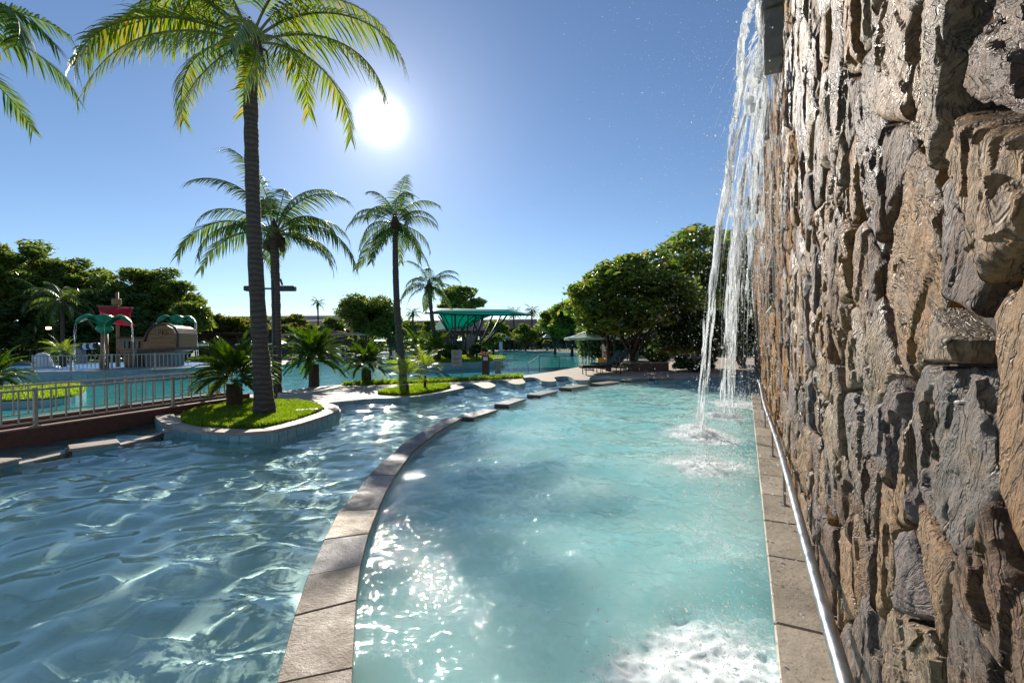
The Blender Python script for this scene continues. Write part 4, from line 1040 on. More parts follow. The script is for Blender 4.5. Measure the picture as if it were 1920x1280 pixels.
FS_FAR = frond_set('frond', 3.0, 24, 0.8, 50, [M['palm_dark'], M['rachis']], ELS, width=0.10, sag=0.9, rr=0.03, segs=2, fwd=0.4, vee=0.05)
CYC = [(80, 45), (66, 62), (52, 74), (38, 80), (22, 72), (6, 58)]
FS_CYC = frond_set('frond', 1.3, 58, 0.26, 70, [M['cycad_leaf'], M['rachis']], CYC, width=0.038, sag=0.12, rr=0.010, fwd=0.7, segs=2, vee=0.3)
FS_YNG = frond_set('frond', 0.85, 20, 0.24, 90, [M['young_leaf'], M['rachis']], CYC, width=0.026, sag=0.35, rr=0.008, fwd=0.7, segs=2)
def palm_bark():
    m, nt, nd, lk = new_mat('palm_bark'); b = nd['Principled BSDF']; v = texco(nt, 'Object')
    w = nd.new('ShaderNodeTexWave'); w.wave_type = 'BANDS'; w.bands_direction = 'Z'; w.inputs['Scale'].default_value = 2.6; w.inputs['Distortion'].default_value = 6.0; w.inputs['Detail'].default_value = 3; lk.new(v, w.inputs[0])
    n = noise_node(nt, 9, 6, 0.7, v)
    c = mixc(nt, w.outputs['Fac'], (0.085, 0.066, 0.054, 1), (0.16, 0.13, 0.105, 1)); c = mixc(nt, math_node(nt, 'MULTIPLY', n.outputs[0], 0.7), c, (0.04, 0.032, 0.028, 1))
    lk.new(c, b.inputs['Base Color']); b.inputs['Roughness'].default_value = 0.9
    bp = nd.new('ShaderNodeBump'); bp.inputs['Strength'].default_value = 0.7; bp.inputs['Distance'].default_value = 0.03
    lk.new(math_node(nt, 'ADD', w.outputs['Fac'], n.outputs[0]), bp.inputs['Height']); lk.new(bp.outputs[0], b.inputs['Normal']); return m
M['palm_bark'] = palm_bark()
def palm(name, label, cat, base, top, r0, r1, fset, plan, seed, nuts=0, group=None, fscale=1.0, fibre=True, curve=0.0, swell=0.0):
    rs = random.Random(seed); base, top = Vector(base), Vector(top)
    root = empty(name, base, label, cat, group)
    n = 44; pts_, rr = [], []
    for i in range(n + 1):
        t = i / n; p = base.lerp(top, t) + Vector((curve * math.sin(math.pi * t), 0, 0)); pts_.append(p)
        rr.append((r0 + (r1 - r0) * t ** 0.6 + swell * math.exp(-t * 9)) * (1 + 0.04 * math.sin(i * 2.1) + rs.uniform(-0.04, 0.04)))
    pts_[0] = pts_[0] - Vector((0, 0, 0.25))
    MB().tube(pts_, rr, 14).build('trunk', M['palm_bark'], root, True)
    if fibre:
        mb = MB(); k = r1 * 1.7
        mb.lathe(top + Vector((0, 0, -0.35)), [(r1 * 0.95, 0), (k * 0.95, 0.18), (k * 1.1, 0.36), (k * 0.9, 0.6), (k * 0.4, 0.9), (0.02, 1.1)], 12)
        for i in range(16):
            a = rs.uniform(0, 6.28); q = top + Vector((math.cos(a) * k * 0.9, math.sin(a) * k * 0.9, rs.uniform(-0.3, 0.2)))
            mb.tube([q, q + Vector((math.cos(a) * 0.12, math.sin(a) * 0.12, -0.05)), q + Vector((math.cos(a) * 0.16, math.sin(a) * 0.16, -rs.uniform(0.15, 0.4)))], [0.035, 0.025, 0.008], 5)
        mb.build('crown_fibre', M['fibre'], root, True)
    for (az, el, sc__) in plan:
        e, me = min(fset, key=lambda q: abs(q[0] - el))
        o = bpy.data.objects.new('frond', me); COL.objects.link(o); o.parent = root
        a = R(az); o.location = (top - base) + Vector((math.cos(a) * r1 * 0.8, math.sin(a) * r1 * 0.8, 0.12 + 0.25 * max(0, el) / 80))
        o.rotation_euler = (rs.uniform(-0.45, 0.45), R(-(el - e) * 0.8) + rs.uniform(-0.08, 0.08), a); o.scale = (fscale * sc__,) * 3
    for i in range(nuts):
        a = rs.uniform(0, 6.28); q = top + Vector((math.cos(a) * (r1 + 0.13), math.sin(a) * (r1 + 0.13), rs.uniform(-0.35, 0.0)))
        MB().lathe(q - Vector((0, 0, 0.13)), [(0.02, 0), (0.08, 0.04), (0.105, 0.12), (0.09, 0.2), (0.03, 0.25)], 8).build('coconut', M['coconut'], root, True)
    return root
def rplan(n, seed, lo=-30, hi=80):
    rs = random.Random(seed); return [((i * 137.5 + rs.uniform(-15, 15)) % 360, lo + (hi - lo) * ((i + 0.5) / n) ** 0.85 + rs.uniform(-6, 6), rs.uniform(0.85, 1.1)) for i in range(n)]
def at_h(px, py, depth): return AT(px, py, depth)
b = G(497, 778, ZL); t = AT(469, 92, b.y)
BIGPLAN = [(186, 38, 1.05), (200, 22, 1.0), (172, 55, 1.0), (150, 66, 0.95), (214, 52, 0.95), (238, -12, 0.95), (352, 10, 1.02), (8, 44, 1.05), (28, 62, 0.95), (332, 48, 0.95), (305, -8, 0.85),
           (90, 50, 1.0), (60, 30, 1.0), (120, 38, 1.0), (272, 76, 0.9), (160, 12, 0.9), (330, -38, 0.7), (205, -40, 0.62)]
palm('coconut_palm', 'tallest coconut palm on the round lawn bed, nearest the bridge', 'palm tree', b, t, 0.175, 0.15, FS_BIG, BIGPLAN, 1, 0, 'coconut palms', 1.0, curve=-0.08, swell=0.07)
b = G(519, 735, Z_DECK); t = AT(514, 448, b.y)
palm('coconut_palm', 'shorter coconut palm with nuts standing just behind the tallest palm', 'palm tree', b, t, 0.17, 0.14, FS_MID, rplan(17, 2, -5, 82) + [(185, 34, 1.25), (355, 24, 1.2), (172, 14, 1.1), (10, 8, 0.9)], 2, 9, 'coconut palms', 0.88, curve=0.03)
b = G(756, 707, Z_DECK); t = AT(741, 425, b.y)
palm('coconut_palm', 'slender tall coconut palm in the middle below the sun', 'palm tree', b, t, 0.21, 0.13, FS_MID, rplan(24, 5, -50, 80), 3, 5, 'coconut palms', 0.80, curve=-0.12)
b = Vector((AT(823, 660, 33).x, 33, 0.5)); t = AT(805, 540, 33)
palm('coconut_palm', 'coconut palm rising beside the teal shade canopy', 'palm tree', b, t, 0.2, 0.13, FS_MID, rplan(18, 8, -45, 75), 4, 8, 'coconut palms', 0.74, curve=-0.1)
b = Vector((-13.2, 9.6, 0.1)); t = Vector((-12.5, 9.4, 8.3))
palm('coconut_palm', 'palm at the left edge with only its frond tips in the picture', 'palm tree', b, t, 0.2, 0.15, FS_MID, [(350, 24, 1.25), (330, -8, 1.1), (10, 40, 0.95), (20, 62, 0.9), (300, 10, 1.0), (200, 30, 1), (160, 40, 1), (120, 20, 1), (250, 30, 1), (60, 45, 1), (90, 20, 0.9), (230, 0, 0.9)], 5, 0, 'coconut palms', 0.95)  # darker leaf colour picked here to stand for fronds in shade
def far_palm(label, px, pyb, pyt, depth, sc__, seed, n=18):
    b = AT(px, pyb, depth); b.z = 0.1; t = AT(px - 1, pyt, depth)
    palm('far_palm', label, 'palm tree', b, t, 0.2, 0.15, FS_FAR, rplan(n, seed, -40, 80), seed, 0, 'distant palms', sc__, fibre=True)
far_palm('lone palm rising above the grey roof in the distance', 597, 640, 570, 95, 0.62, 61)
far_palm('left one of two distant palms right of the teal canopy', 964, 640, 588, 88, 0.62, 62)
far_palm('right one of two distant palms right of the teal canopy', 998, 640, 586, 90, 0.66, 63)
far_palm('bright green palm in front of the dark trees at the left', 118, 650, 572, 42, 1.05, 64, 20)
far_palm('palm half hidden among the dark trees at the far left', 78, 650, 560, 45, 1.0, 65, 18)
far_palm('drooping palm behind the slender palm trunk', 775, 640, 590, 75, 0.6, 66, 14)
far_palm('palm growing among the trees behind the waterfall', 1335, 640, 520, 36, 0.9, 68, 16)
far_palm('green palm crown between the two right hand trees', 1130, 645, 575, 48, 0.9, 69, 16)
def cycad(label, px, py, z, trunk_h, r_, fs, seed, n=44, depth=None, fset=None, group='cycads', name='cycad', lo=-10):
    b = G(px, py, z) if depth is None else Vector((AT(px, py, depth).x, depth, z))
    t = b + Vector((0.0, 0, trunk_h))
    root = palm(name, label, 'cycad' if name == 'cycad' else 'young palm', b, t, r_, r_ * 0.95, fset or FS_CYC, rplan(n, seed, lo, 84), seed, 0, group, fs, fibre=False)
    for ch in root.children:
        if ch.name.startswith('trunk'): ch.data.materials[0] = M['fibre']
    return root
cycad('broad cycad on the lawn bed beside the end of the bridge', 440, 762, ZL, 0.62, 0.20, 0.78, 71, 84)
cycad('upright cycad on the promenade just right of the palm trunks', 589, 724, Z_DECK, 0.9, 0.21, 0.98, 72, 84)
cycad('low cycad in front of the big pool left of the slender palm', 688, 719, Z_DECK, 0.58, 0.19, 0.78, 73, 76)
cycad('slim cycad on the island lawn left of the teal canopy', 783, 680, 0.5, 0.85, 0.2, 0.9, 74, 34, 31)
cycad('dark cycad at the foot of the teal canopy', 818, 678, 0.5, 0.7, 0.22, 1.0, 75, 36, 32)
cycad('cycad at the left picture edge behind the bridge rail', -12, 700, 0.25, 0.35, 0.2, 0.85, 76, 50, 17.5)
cycad('yellowing cycad behind the splash pad railing', 118, 690, 0.4, 0.9, 0.2, 1.3, 77, 34, 31, FS_YNG, 'cycads', 'cycad', 0)
cycad('lower young palm at the left of the small garden bed', 764, 737, Z_DECK + 0.04, 0.30, 0.05, 0.98, 78, 18, None, FS_YNG, 'young palms', 'young_palm', 10)
cycad('taller young palm at the right of the small garden bed', 797, 730, Z_DECK + 0.04, 0.50, 0.05, 0.98, 79, 18, None, FS_YNG, 'young palms', 'young_palm', 10)

# ---------------------------------------------------------------- broad-leaved trees
def leaves(C, size, rg_, nrm=None, elong=1.8):
    m = len(C)
    a = rg_.normal(size=(m, 3)); a[:, 2] *= 0.6; a /= np.linalg.norm(a, axis=1)[:, None]
    b = rg_.normal(size=(m, 3)) + (0 if nrm is None else nrm * 0.9); b -= a * (a * b).sum(1)[:, None]; b /= np.linalg.norm(b, axis=1)[:, None]
    c = np.cross(a, b); s = size * rg_.uniform(0.6, 1.3, m)[:, None]
    L = a * s * elong * 0.5; Wd = c * s * 0.36; up = b * s * 0.10
    V = np.stack([C - L, C + Wd + up - L * 0.1, C + L, C - Wd + up - L * 0.1], 1).reshape(-1, 3)
    k = np.arange(m)[:, None] * 4
    return V, np.concatenate([k + np.array([[0, 1, 2]]), k + np.array([[0, 2, 3]])], 0)
def tree(label, base, height, rx, n_leaf, size, mat, seed, crown_lo=0.3, name='broadleaf_tree', group=None, cat='tree', clumps=26, clump_r=0.34, trunk_r=0.18, flowers=0, ry=None, lean=0.0, shape=1.0):
    rg_ = np.random.default_rng(seed); base = Vector(base); root = empty(name, base, label, cat, group)
    ch = height * (1 - crown_lo) / 2; cz = base.z + height - ch; ry = ry or rx
    K = []
    for i in range(clumps):
        d = rg_.normal(size=3); d /= np.linalg.norm(d); rr = rg_.uniform(0.35, 0.82) ** shape
        if d[2] < -0.5: d[2] *= 0.6
        K.append(np.array([base.x + lean + d[0] * rx * rr, base.y + d[1] * ry * rr, cz + d[2] * ch * rr]))
    K = np.array(K); kr = np.minimum(rx, ch) * clump_r * rg_.uniform(0.7, 1.35, clumps)
    ci = rg_.integers(0, clumps, n_leaf); dd = rg_.normal(size=(n_leaf, 3)); dd /= np.linalg.norm(dd, axis=1)[:, None]
    rad = rg_.uniform(0.25, 1.0, n_leaf) ** 0.45 * (1 + 0.25 * rg_.normal(size=n_leaf) * 0.5)
    sq = np.array([1.25, 1.25, 0.62])
    C = K[ci] + dd * (rad * kr[ci])[:, None] * sq
    V, T = leaves(C, size, rg_, dd)
    link('crown', np_mesh('crown', V - np.array(base), T), mat, root)
    mb = MB(); fork = base + Vector((lean * 0.4, 0, height * crown_lo * 0.9))
    mb.tube([base - Vector((0, 0, 0.3)), base + Vector((0, 0, 0.1)), base.lerp(fork, 0.5) + Vector((0.05, 0, 0)), fork], [trunk_r * 1.5, trunk_r * 1.2, trunk_r, trunk_r * 0.9], 9)
    for i in range(min(clumps, 14)):
        q = Vector(K[i]); mid = fork.lerp(q, 0.5) + Vector((rg_.normal() * 0.15, rg_.normal() * 0.15, 0.25))
        mb.tube([fork - Vector((0, 0, 0.1)), mid, q], [trunk_r * 0.55, trunk_r * 0.3, trunk_r * 0.08], 6)
    mb.build('trunk', M['bark'], root, True)
    if flowers:
        fi = rg_.integers(0, n_leaf, flowers); V, T = leaves(C[fi] + dd[fi] * 0.1, size * 0.7, rg_); link('blossom', np_mesh('blossom', V - np.array(base), T), M['flower'], root)
    return root
def tr(label, px, pyt, depth, rpx, n, size, mat, seed, zb=0.1, **kw):
    b = AT(px, 645, depth); b.z = zb; topz = AT(px, pyt, depth).z
    return tree(label, b, topz - zb, rpx * depth / FPX, n, size, M[mat], seed, **kw)
GT = 'trees round the pool'
tr('big dark spreading tree at the left picture edge', -20, 432, 46, 110, 15000, 0.34, 'tree_mid', 101, crown_lo=0.25, clumps=64, clump_r=0.19, group=GT, trunk_r=0.3)
tr('tall dark tree behind the bright green palm at left', 62, 428, 50, 95, 14000, 0.34, 'tree_mid', 102, crown_lo=0.28, clumps=64, clump_r=0.19, group=GT, trunk_r=0.3)
tr('dark tree above the red sail', 150, 470, 52, 85, 12000, 0.34, 'tree_mid', 103, crown_lo=0.2, clumps=64, clump_r=0.19, group=GT, trunk_r=0.28)
tr('layered tree behind the wooden pirate ship', 290, 482, 54, 85, 14000, 0.34, 'tree_mid', 104, crown_lo=0.2, clumps=64, clump_r=0.19, group=GT, trunk_r=0.28)
tr('lower tree between the red sail and the layered tree', 215, 520, 50, 70, 9000, 0.34, 'tree_dark', 105, crown_lo=0.15, clumps=30, group=GT)
tr('round green tree right of the pirate ship', 345, 545, 50, 48, 8000, 0.32, 'tree_mid', 106, crown_lo=0.2, clumps=28, group=GT)
tr('dark undergrowth tree low at the left edge', 30, 560, 44, 85, 9000, 0.34, 'tree_dark', 107, crown_lo=0.08, clumps=30, group=GT)
tr('dark undergrowth tree behind the green toy palm', 150, 575, 46, 80, 9000, 0.34, 'tree_dark', 108, crown_lo=0.08, clumps=30, group=GT)
tr('dark low tree behind the ship cabin', 265, 580, 48, 70, 8000, 0.34, 'tree_dark', 109, crown_lo=0.08, clumps=28, group=GT)
tr('yellow green tree left of the tallest palm trunk', 400, 588, 66, 38, 5500, 0.36, 'tree_light', 110, crown_lo=0.3, clumps=24, group=GT)
tr('yellow green tree just touching the tallest palm trunk', 446, 588, 66, 34, 5500, 0.36, 'tree_light', 111, crown_lo=0.3, clumps=24, group=GT)
tr('sparse yellow green tree right of the lamp post', 545, 583, 64, 36, 3800, 0.34, 'tree_light', 112, crown_lo=0.3, clumps=20, clump_r=0.28, group=GT)
tr('round dark green tree left of the slender palm', 688, 549, 62, 52, 9500, 0.34, 'tree_mid', 113, crown_lo=0.12, clumps=34, clump_r=0.32, group=GT, shape=0.8)
tr('small rounded tree touching the slender palm trunk', 732, 575, 60, 30, 4500, 0.32, 'tree_mid', 114, crown_lo=0.15, clumps=20, group=GT)
tr('airy tall tree behind the teal canopy', 868, 520, 60, 52, 4200, 0.32, 'tree_mid', 115, crown_lo=0.35, clumps=34, clump_r=0.2, group=GT)
tr('yellowish bush behind the left tip of the canopy', 812, 595, 58, 20, 2500, 0.3, 'tree_light', 116, crown_lo=0.1, clumps=14, group=GT)
tr('dark conical bush below the two distant palms', 985, 600, 80, 24, 3000, 0.36, 'tree_mid', 117, crown_lo=0.1, clumps=16, group=GT)
tr('dense dark tree left of the mango tree', 1040, 568, 62, 36, 6500, 0.32, 'tree_mid', 118, crown_lo=0.12, clumps=28, group=GT)
tr('taller dense tree half behind the mango tree', 1072, 538, 58, 44, 9000, 0.32, 'tree_mid', 119, crown_lo=0.12, clumps=32, group=GT)
tr('big rounded mango tree in the stone planter at right', 1185, 462, 26.5, 118, 26000, 0.24, 'mango', 120, zb=0.3, crown_lo=0.12, clumps=76, clump_r=0.26, group=GT, trunk_r=0.2, shape=0.75)
tr('left lobe mango tree leaning over the green umbrella', 1140, 540, 25.0, 55, 9000, 0.24, 'mango', 121, zb=0.3, crown_lo=0.24, clumps=34, clump_r=0.30, group=GT, trunk_r=0.12)
tr('tall leafy tree behind the long left water jet', 1300, 420, 34, 95, 16000, 0.28, 'mango', 122, zb=0.3, crown_lo=0.15, clumps=52, clump_r=0.26, group=GT, trunk_r=0.22, flowers=120)
tr('tall tree right against the end of the stone wall', 1385, 402, 38, 80, 12000, 0.30, 'tree_mid', 123, zb=0.3, crown_lo=0.1, clumps=44, group=GT, trunk_r=0.22, flowers=60)
tr('dark shrub in shade left of the waterfall', 1275, 585, 27, 55, 8000, 0.22, 'tree_dark', 124, zb=0.2, crown_lo=0.02, clumps=30, group='shrubs by the waterfall pool', name='shrub', cat='shrub', flowers=25)
tr('dark shrub behind the foot of the long left jet', 1330, 570, 26, 55, 8000, 0.22, 'tree_dark', 125, zb=0.2, crown_lo=0.02, clumps=30, group='shrubs by the waterfall pool', name='shrub', cat='shrub', flowers=40)
tr('dark shrub closest to the far end of the stone wall', 1392, 560, 25.5, 50, 8000, 0.22, 'tree_dark', 126, zb=0.2, crown_lo=0.02, clumps=30, group='shrubs by the waterfall pool', name='shrub', cat='shrub', flowers=20)
tr('low green shrub in the planter right of the mango trunk', 1235, 655, 25.2, 22, 2200, 0.18, 'tree_mid', 127, zb=0.3, crown_lo=0.02, clumps=14, group='shrubs by the waterfall pool', name='shrub', cat='shrub')
tr('dark low shrub at the water edge below the long left jet', 1300, 665, 23.5, 48, 4500, 0.18, 'tree_dark', 130, zb=0.15, crown_lo=0.02, clumps=22, group='shrubs by the waterfall pool', name='shrub', cat='shrub')
tr('round yellow green bush behind the far loungers', 1026, 634, 84, 13, 1800, 0.30, 'tree_light', 128, zb=0.1, crown_lo=0.02, clumps=14, name='shrub', cat='shrub', group='far bushes')
tr('low bright bush between the kiosk and the round tree', 660, 648, 70, 12, 1000, 0.26, 'tree_light', 129, zb=0.1, crown_lo=0.02, clumps=10, name='shrub', cat='shrub', group='far bushes')
tr('dark hedge tree behind the far loungers under the mango branches', 1110, 610, 60, 50, 5000, 0.32, 'tree_dark', 131, zb=0.1, crown_lo=0.02, clumps=26, group=GT)
for i, (px, py, d, r_, m_, lb) in enumerate([(372, 572, 70, 36, 'tree_mid', 'mid green tree between the play ship and the yellow green trees'), (425, 584, 82, 34, 'tree_mid', 'low mid green tree behind the yellow green trees'), (482, 586, 84, 32, 'tree_light', 'pale green tree just behind the tallest palm trunk'), (575, 594, 88, 26, 'tree_mid', 'small mid green tree left of the lone distant palm'), (628, 584, 86, 28, 'tree_mid', 'green tree between the lone distant palm and the round tree'), (770, 592, 90, 24, 'tree_mid', 'small green tree right of the slender palm trunk'), (935, 592, 92, 28, 'tree_mid', 'green tree behind the right half of the canopy')]):
    tr(lb, px, py, d, r_, 3200, 0.42, m_, 170 + i, zb=0.1, crown_lo=0.12, clumps=26, clump_r=0.28, group=GT)
for i, (px, py, d, lb) in enumerate([(1165, 560, 58, 'dark tree far behind the mango trunk'), (1235, 545, 55, 'dark tree far behind the shrubs left of the jet'), (1310, 540, 52, 'dark tree far behind the foot of the jet'), (1390, 530, 50, 'dark tree far behind the end of the wall')]):
    tr(lb, px, py, d, 62, 5000, 0.36, 'tree_dark', 150 + i, zb=0.1, crown_lo=0.02, clumps=30, group=GT)
for i, (px, py, lb) in enumerate([(470, 622, 'low green bush behind the middle umbrellas'), (355, 630, 'low bush behind the umbrellas right of the ship'), (745, 622, 'low bush behind the slender palm trunk'), (925, 618, 'low bush behind the canopy struts'), (520, 628, 'low bush right of the lamp post')]):
    tr(lb, px, py, 72, 30, 2200, 0.34, 'tree_mid', 140 + i, zb=0.1, crown_lo=0.02, clumps=16, name='shrub', cat='shrub', group='far bushes')

def hedge(label, px0, px1, d, h, n, size, mat, seed):
    rg_ = np.random.default_rng(seed); a, c = AT(px0, 640, d), AT(px1, 640, d); L = c.x - a.x
    base = Vector(((a.x + c.x) / 2, d, 0.15)); root = empty('hedge', base, label, 'hedge', 'hedges behind the pools')
    x = rg_.uniform(0, L, n); top = h * (0.8 + 0.25 * vnoise(x * 0.5 + seed, x * 0, 3) + 0.1 * vnoise(x * 1.7, x * 0 + 4, 5)); z = top * rg_.uniform(0, 1, n) ** 0.7; y = rg_.normal(0, 0.55, n)
    C = np.stack([a.x + x, d + y, 0.15 + z], 1); V, T = leaves(C, size, rg_); link('foliage', np_mesh('foliage', V - np.array(base), T), M[mat], root)
    mb = MB()
    for k in range(int(L / 1.5) + 1):
        q = Vector((a.x + 0.4 + k * 1.5 * 0.95, d, 0.0)); mb.tube([q, q + Vector((0.1, 0, h * 0.6))], [0.06, 0.02], 5)
    o = mb.build('stems', M['bark'], root); o['kind'] = 'stuff'
hedge('dark hedge under the trees behind the waterfall pool', 1085, 1430, 46, 3.4, 9000, 0.34, 'tree_dark', 201)
hedge('dark hedge under the trees behind the splash pad', -60, 335, 58, 4.2, 9000, 0.40, 'tree_dark', 202)
hedge('far green hedge behind the kiosk and the round tree', 470, 770, 92, 3.4, 6000, 0.45, 'tree_mid', 203)
hedge('far green hedge behind the far umbrella row', 860, 1075, 100, 3.2, 5000, 0.45, 'tree_mid', 204)

# ---------------------------------------------------------------- red bridge with railings
BD = Vector((0.275, 1.0, 0)).normalized(); BN = Vector((-BD.y, BD.x, 0))     # along, to the left
B0 = G(8, 808, 0.35)
def BP(s, n, z): p = B0 + BD * s + BN * n; return Vector((p.x, p.y, z))
BR = empty('foot_bridge', BP(2, 0.8, 0), 'low rust red footbridge with beige metal railings at the left', 'bridge')
S0, S1, BW = -5.0, 5.0, 1.75
def bbox(nm, s0, s1, n0, n1, z0, z1, m_, parent, bev=0.0):
    c = BP((s0 + s1) / 2, (n0 + n1) / 2, (z0 + z1) / 2); return MB().box(c, (s1 - s0, n1 - n0, z1 - z0), math.atan2(BD.y, BD.x), bev=bev).build(nm, m_, parent)
bbox('girder', S0, S1, 0.0, 0.16, -0.03, 0.32, M['bridge_red'], BR); bbox('girder', S0, S1 + 1.2, BW - 0.16, BW, -0.03, 0.32, M['bridge_red'], BR)
bbox('girder_cap', S0, S1, -0.015, 0.175, 0.322, 0.35, M['bridge_cap'], BR, 0.006); bbox('girder_cap', S0, S1 + 1.2, BW - 0.175, BW + 0.015, 0.322, 0.35, M['bridge_cap'], BR, 0.006)
bbox('deck', S0, S1 + 0.4, 0.162, BW - 0.162, 0.06, 0.16, M['paving'], BR)
for n_, lb, ext in ((0.08, 'near', 0.0), (BW - 0.08, 'far', 1.0)):
    rl = MB(); rl.bar(BP(S0, n_, 1.05), BP(S1 - 0.1 + ext, n_, 1.05), 0.05, 0.04); o = rl.build('top_rail', M['rail_paint'], BR)
    MB().bar(BP(S0, n_, 0.43), BP(S1 - 0.1 + ext, n_, 0.43), 0.035, 0.03).build('bottom_rail', M['rail_paint'], BR)
    proto = None; s = S0 + 0.1; k = 0
    pm = MB().box((0, 0, 0.31), (0.022, 0.022, 0.62)); pme = bpy.data.meshes.new('baluster'); pme.from_pydata(pm.v, [], pm.f); pme.materials.append(M['rail_paint'])
    qm = MB().box((0, 0, 0.37), (0.055, 0.055, 0.74)); qm.box((0, 0, 0.006), (0.12, 0.12, 0.012)); qme = bpy.data.meshes.new('rail_post'); qme.from_pydata(qm.v, [], qm.f); qme.materials.append(M['rail_paint'])
    while s < S1 - 0.05 + ext:
        p = BP(s, n_, 0); post = (k % 11 == 0)
        o = bpy.data.objects.new('rail_post' if post else 'baluster', qme if post else pme); COL.objects.link(o); o.parent = BR
        o.location = p - BR.location + Vector((0, 0, 0.35 if post else 0.43)); o.rotation_euler = (0, 0, math.atan2(BD.y, BD.x)); s += 0.245; k += 1
# end block of the bridge
bbox('end_pier', S1 + 0.02, S1 + 0.45, 0.0, 0.22, 0.1, 0.42, M['bridge_red'], BR, 0.01); bbox('end_pier', S1 + 1.22, S1 + 1.65, BW - 0.2, BW + 0.02, 0.1, 0.42, M['bridge_red'], BR, 0.01)

# ---------------------------------------------------------------- double headed lamp post
b = G(517, 752, Z_DECK); hz = AT(512, 541, b.y).z
LP = empty('lamp_post', b, 'dark lamp post with two box floodlights behind the tallest palm', 'lamp post')
MB().tube([b, b + Vector((-0.04, 0, hz - 0.15 + 0.25))], 0.05, 8).build('post', M['dark_metal'], LP)
MB().box(b + Vector((-0.04, 0, hz - 0.15)), (0.75, 0.05, 0.05), 0.1).build('cross_arm', M['dark_metal'], LP)
for dx in (-0.58, 0.36):
    c = b + Vector((dx, dx * 0.1, hz - 0.15)); MB().box(c, (0.50, 0.24, 0.15), 0.1, bev=0.02).build('lamp_head', M['dark_metal'], LP)
MB().bar(b + Vector((0.25, 0, hz - 0.05)), b + Vector((0.19, 0, hz + 0.14)), 0.05, 0.03).build('sensor', M['dark_metal'], LP)

# ---------------------------------------------------------------- lawn island and splash pad at the left
isl = P2([(-160, 757), (0, 750), (90, 746), (140, 740), (160, 732), (155, 724), (120, 720), (0, 724), (-140, 727)], 0.27)
ip = [(p.x, p.y) for p in catmull(isl, 4, True)]
IS = empty('island_bed', (isl[2].x, isl[2].y, 0), 'raised lawn island with teal tiled wall behind the bridge', 'garden bed')
MB().prism(ip, -0.9, 0.22).build('island_wall', M['aqua_tile'], IS)
MB().prism(ip, 0.22, 0.27).build('soil', M['lawn_soil'], IS)
grass_on('island_grass', ip, 0.265, 9000, 0.12, 9, label='short grass on the raised island behind the bridge', w=0.016)
wall_edge = [Vector((p[0], p[1], 0)) for p in ip[::-1]]
row_tiles([Vector((p[0], p[1], 0)) for p in ip], -0.1, 0.215, 0.45, M['aqua_tile'], IS)
ZP = 0.55
pad = [Vector((AT(px, 640, d).x, d, 0)) for px, d in ((-60, 24.0), (50, 23.8), (120, 23.9), (245, 24.6), (352, 26.3), (430, 29.0), (420, 34), (330, 37), (100, 38), (-60, 38))]
PD = MB().prism([(p.x, p.y) for p in pad], -0.9, ZP, 1, 0).build('splash_pad', [M['aqua_tile'], M['toy_blue']]); tag(PD, kind='structure')
row_tiles(catmull(pad[:6], 8), -0.1, ZP - 0.12, 0.55, M['aqua_tile'], PD)
ring_slabs(catmull(pad[:6], 8), 0.4, ZP + 0.06, 0.06, 1.0, M['coping_pale'], PD, 1)
RA = empty('pad_railing', pad[2] + Vector((0, 0, ZP)), 'beige metal railing along the edge of the splash pad', 'railing')
pl = catmull(pad[1:5], 10); pl = [p + Vector((0.05, 0.25, 0)) for p in pl]
rh = 0.88
MB().tube([p + Vector((0, 0, ZP + rh)) for p in pl], 0.028, 6).build('top_rail', M['rail_paint'], RA); MB().tube([p + Vector((0, 0, ZP + 0.14)) for p in pl], 0.02, 6).build('bottom_rail', M['rail_paint'], RA)
bm2 = MB().box((0, 0, rh / 2 + 0.06), (0.026, 0.026, rh - 0.14)); bme = bpy.data.meshes.new('baluster'); bme.from_pydata(bm2.v, [], bm2.f); bme.materials.append(M['rail_paint'])
bm3 = MB().box((0, 0, rh / 2), (0.07, 0.07, rh)); bme3 = bpy.data.meshes.new('rail_post'); bme3.from_pydata(bm3.v, [], bm3.f); bme3.materials.append(M['rail_paint'])
acc = 0; k = 0
for i in range(1, len(pl)):
    seg = (pl[i] - pl[i - 1]); L = seg.length; t = 0
    while acc <= L:
        p = pl[i - 1] + seg * (acc / L); o = bpy.data.objects.new('rail_post' if k % 10 == 0 else 'baluster', bme3 if k % 10 == 0 else bme); COL.objects.link(o); o.parent = RA
        o.location = p - RA.location + Vector((0, 0, ZP + 0.055)); acc += 0.19; k += 1
    acc -= L
# pirate ship
SD = 29.0
def SP(px, py, dd=0.0): return AT(px, py, SD + dd)
SH = empty('pirate_ship', Vector((SP(275, 690).x, SD, ZP)), 'small wooden play ship with curved cabin and red sail on the splash pad', 'play ship')
def extr(poly, d0, d1):
    """profile given in picture pixels on the ship's side plane, given depth"""
    A = [SP(*p) for p in poly]; n = len(A); mb = MB()
    ar = sum(A[i].x * A[(i + 1) % n].z - A[(i + 1) % n].x * A[i].z for i in range(n))
    if ar < 0: A = A[::-1]
    V = [(p.x, SD + d0, p.z) for p in A] + [(p.x, SD + d1, p.z) for p in A]
    F = [tuple(range(n)), tuple(range(2 * n - 1, n - 1, -1))] + [(j, i, n + i, n + j) for i in range(n) for j in [(i + 1) % n]]
    return mb.add(V, F)
hull = extr([(222, 634), (272, 634), (276, 630), (333, 626), (333, 655), (320, 660), (226, 662), (220, 650)], 0, 1.7); hull.build('hull', M['wood'], SH)
cab = extr([(272, 657), (274, 632), (279, 621), (290, 612), (303, 608.5), (316, 609.5), (326, 615), (332, 625), (332, 655)], -0.18, 1.85); cab.build('cabin', M['wood'], SH)
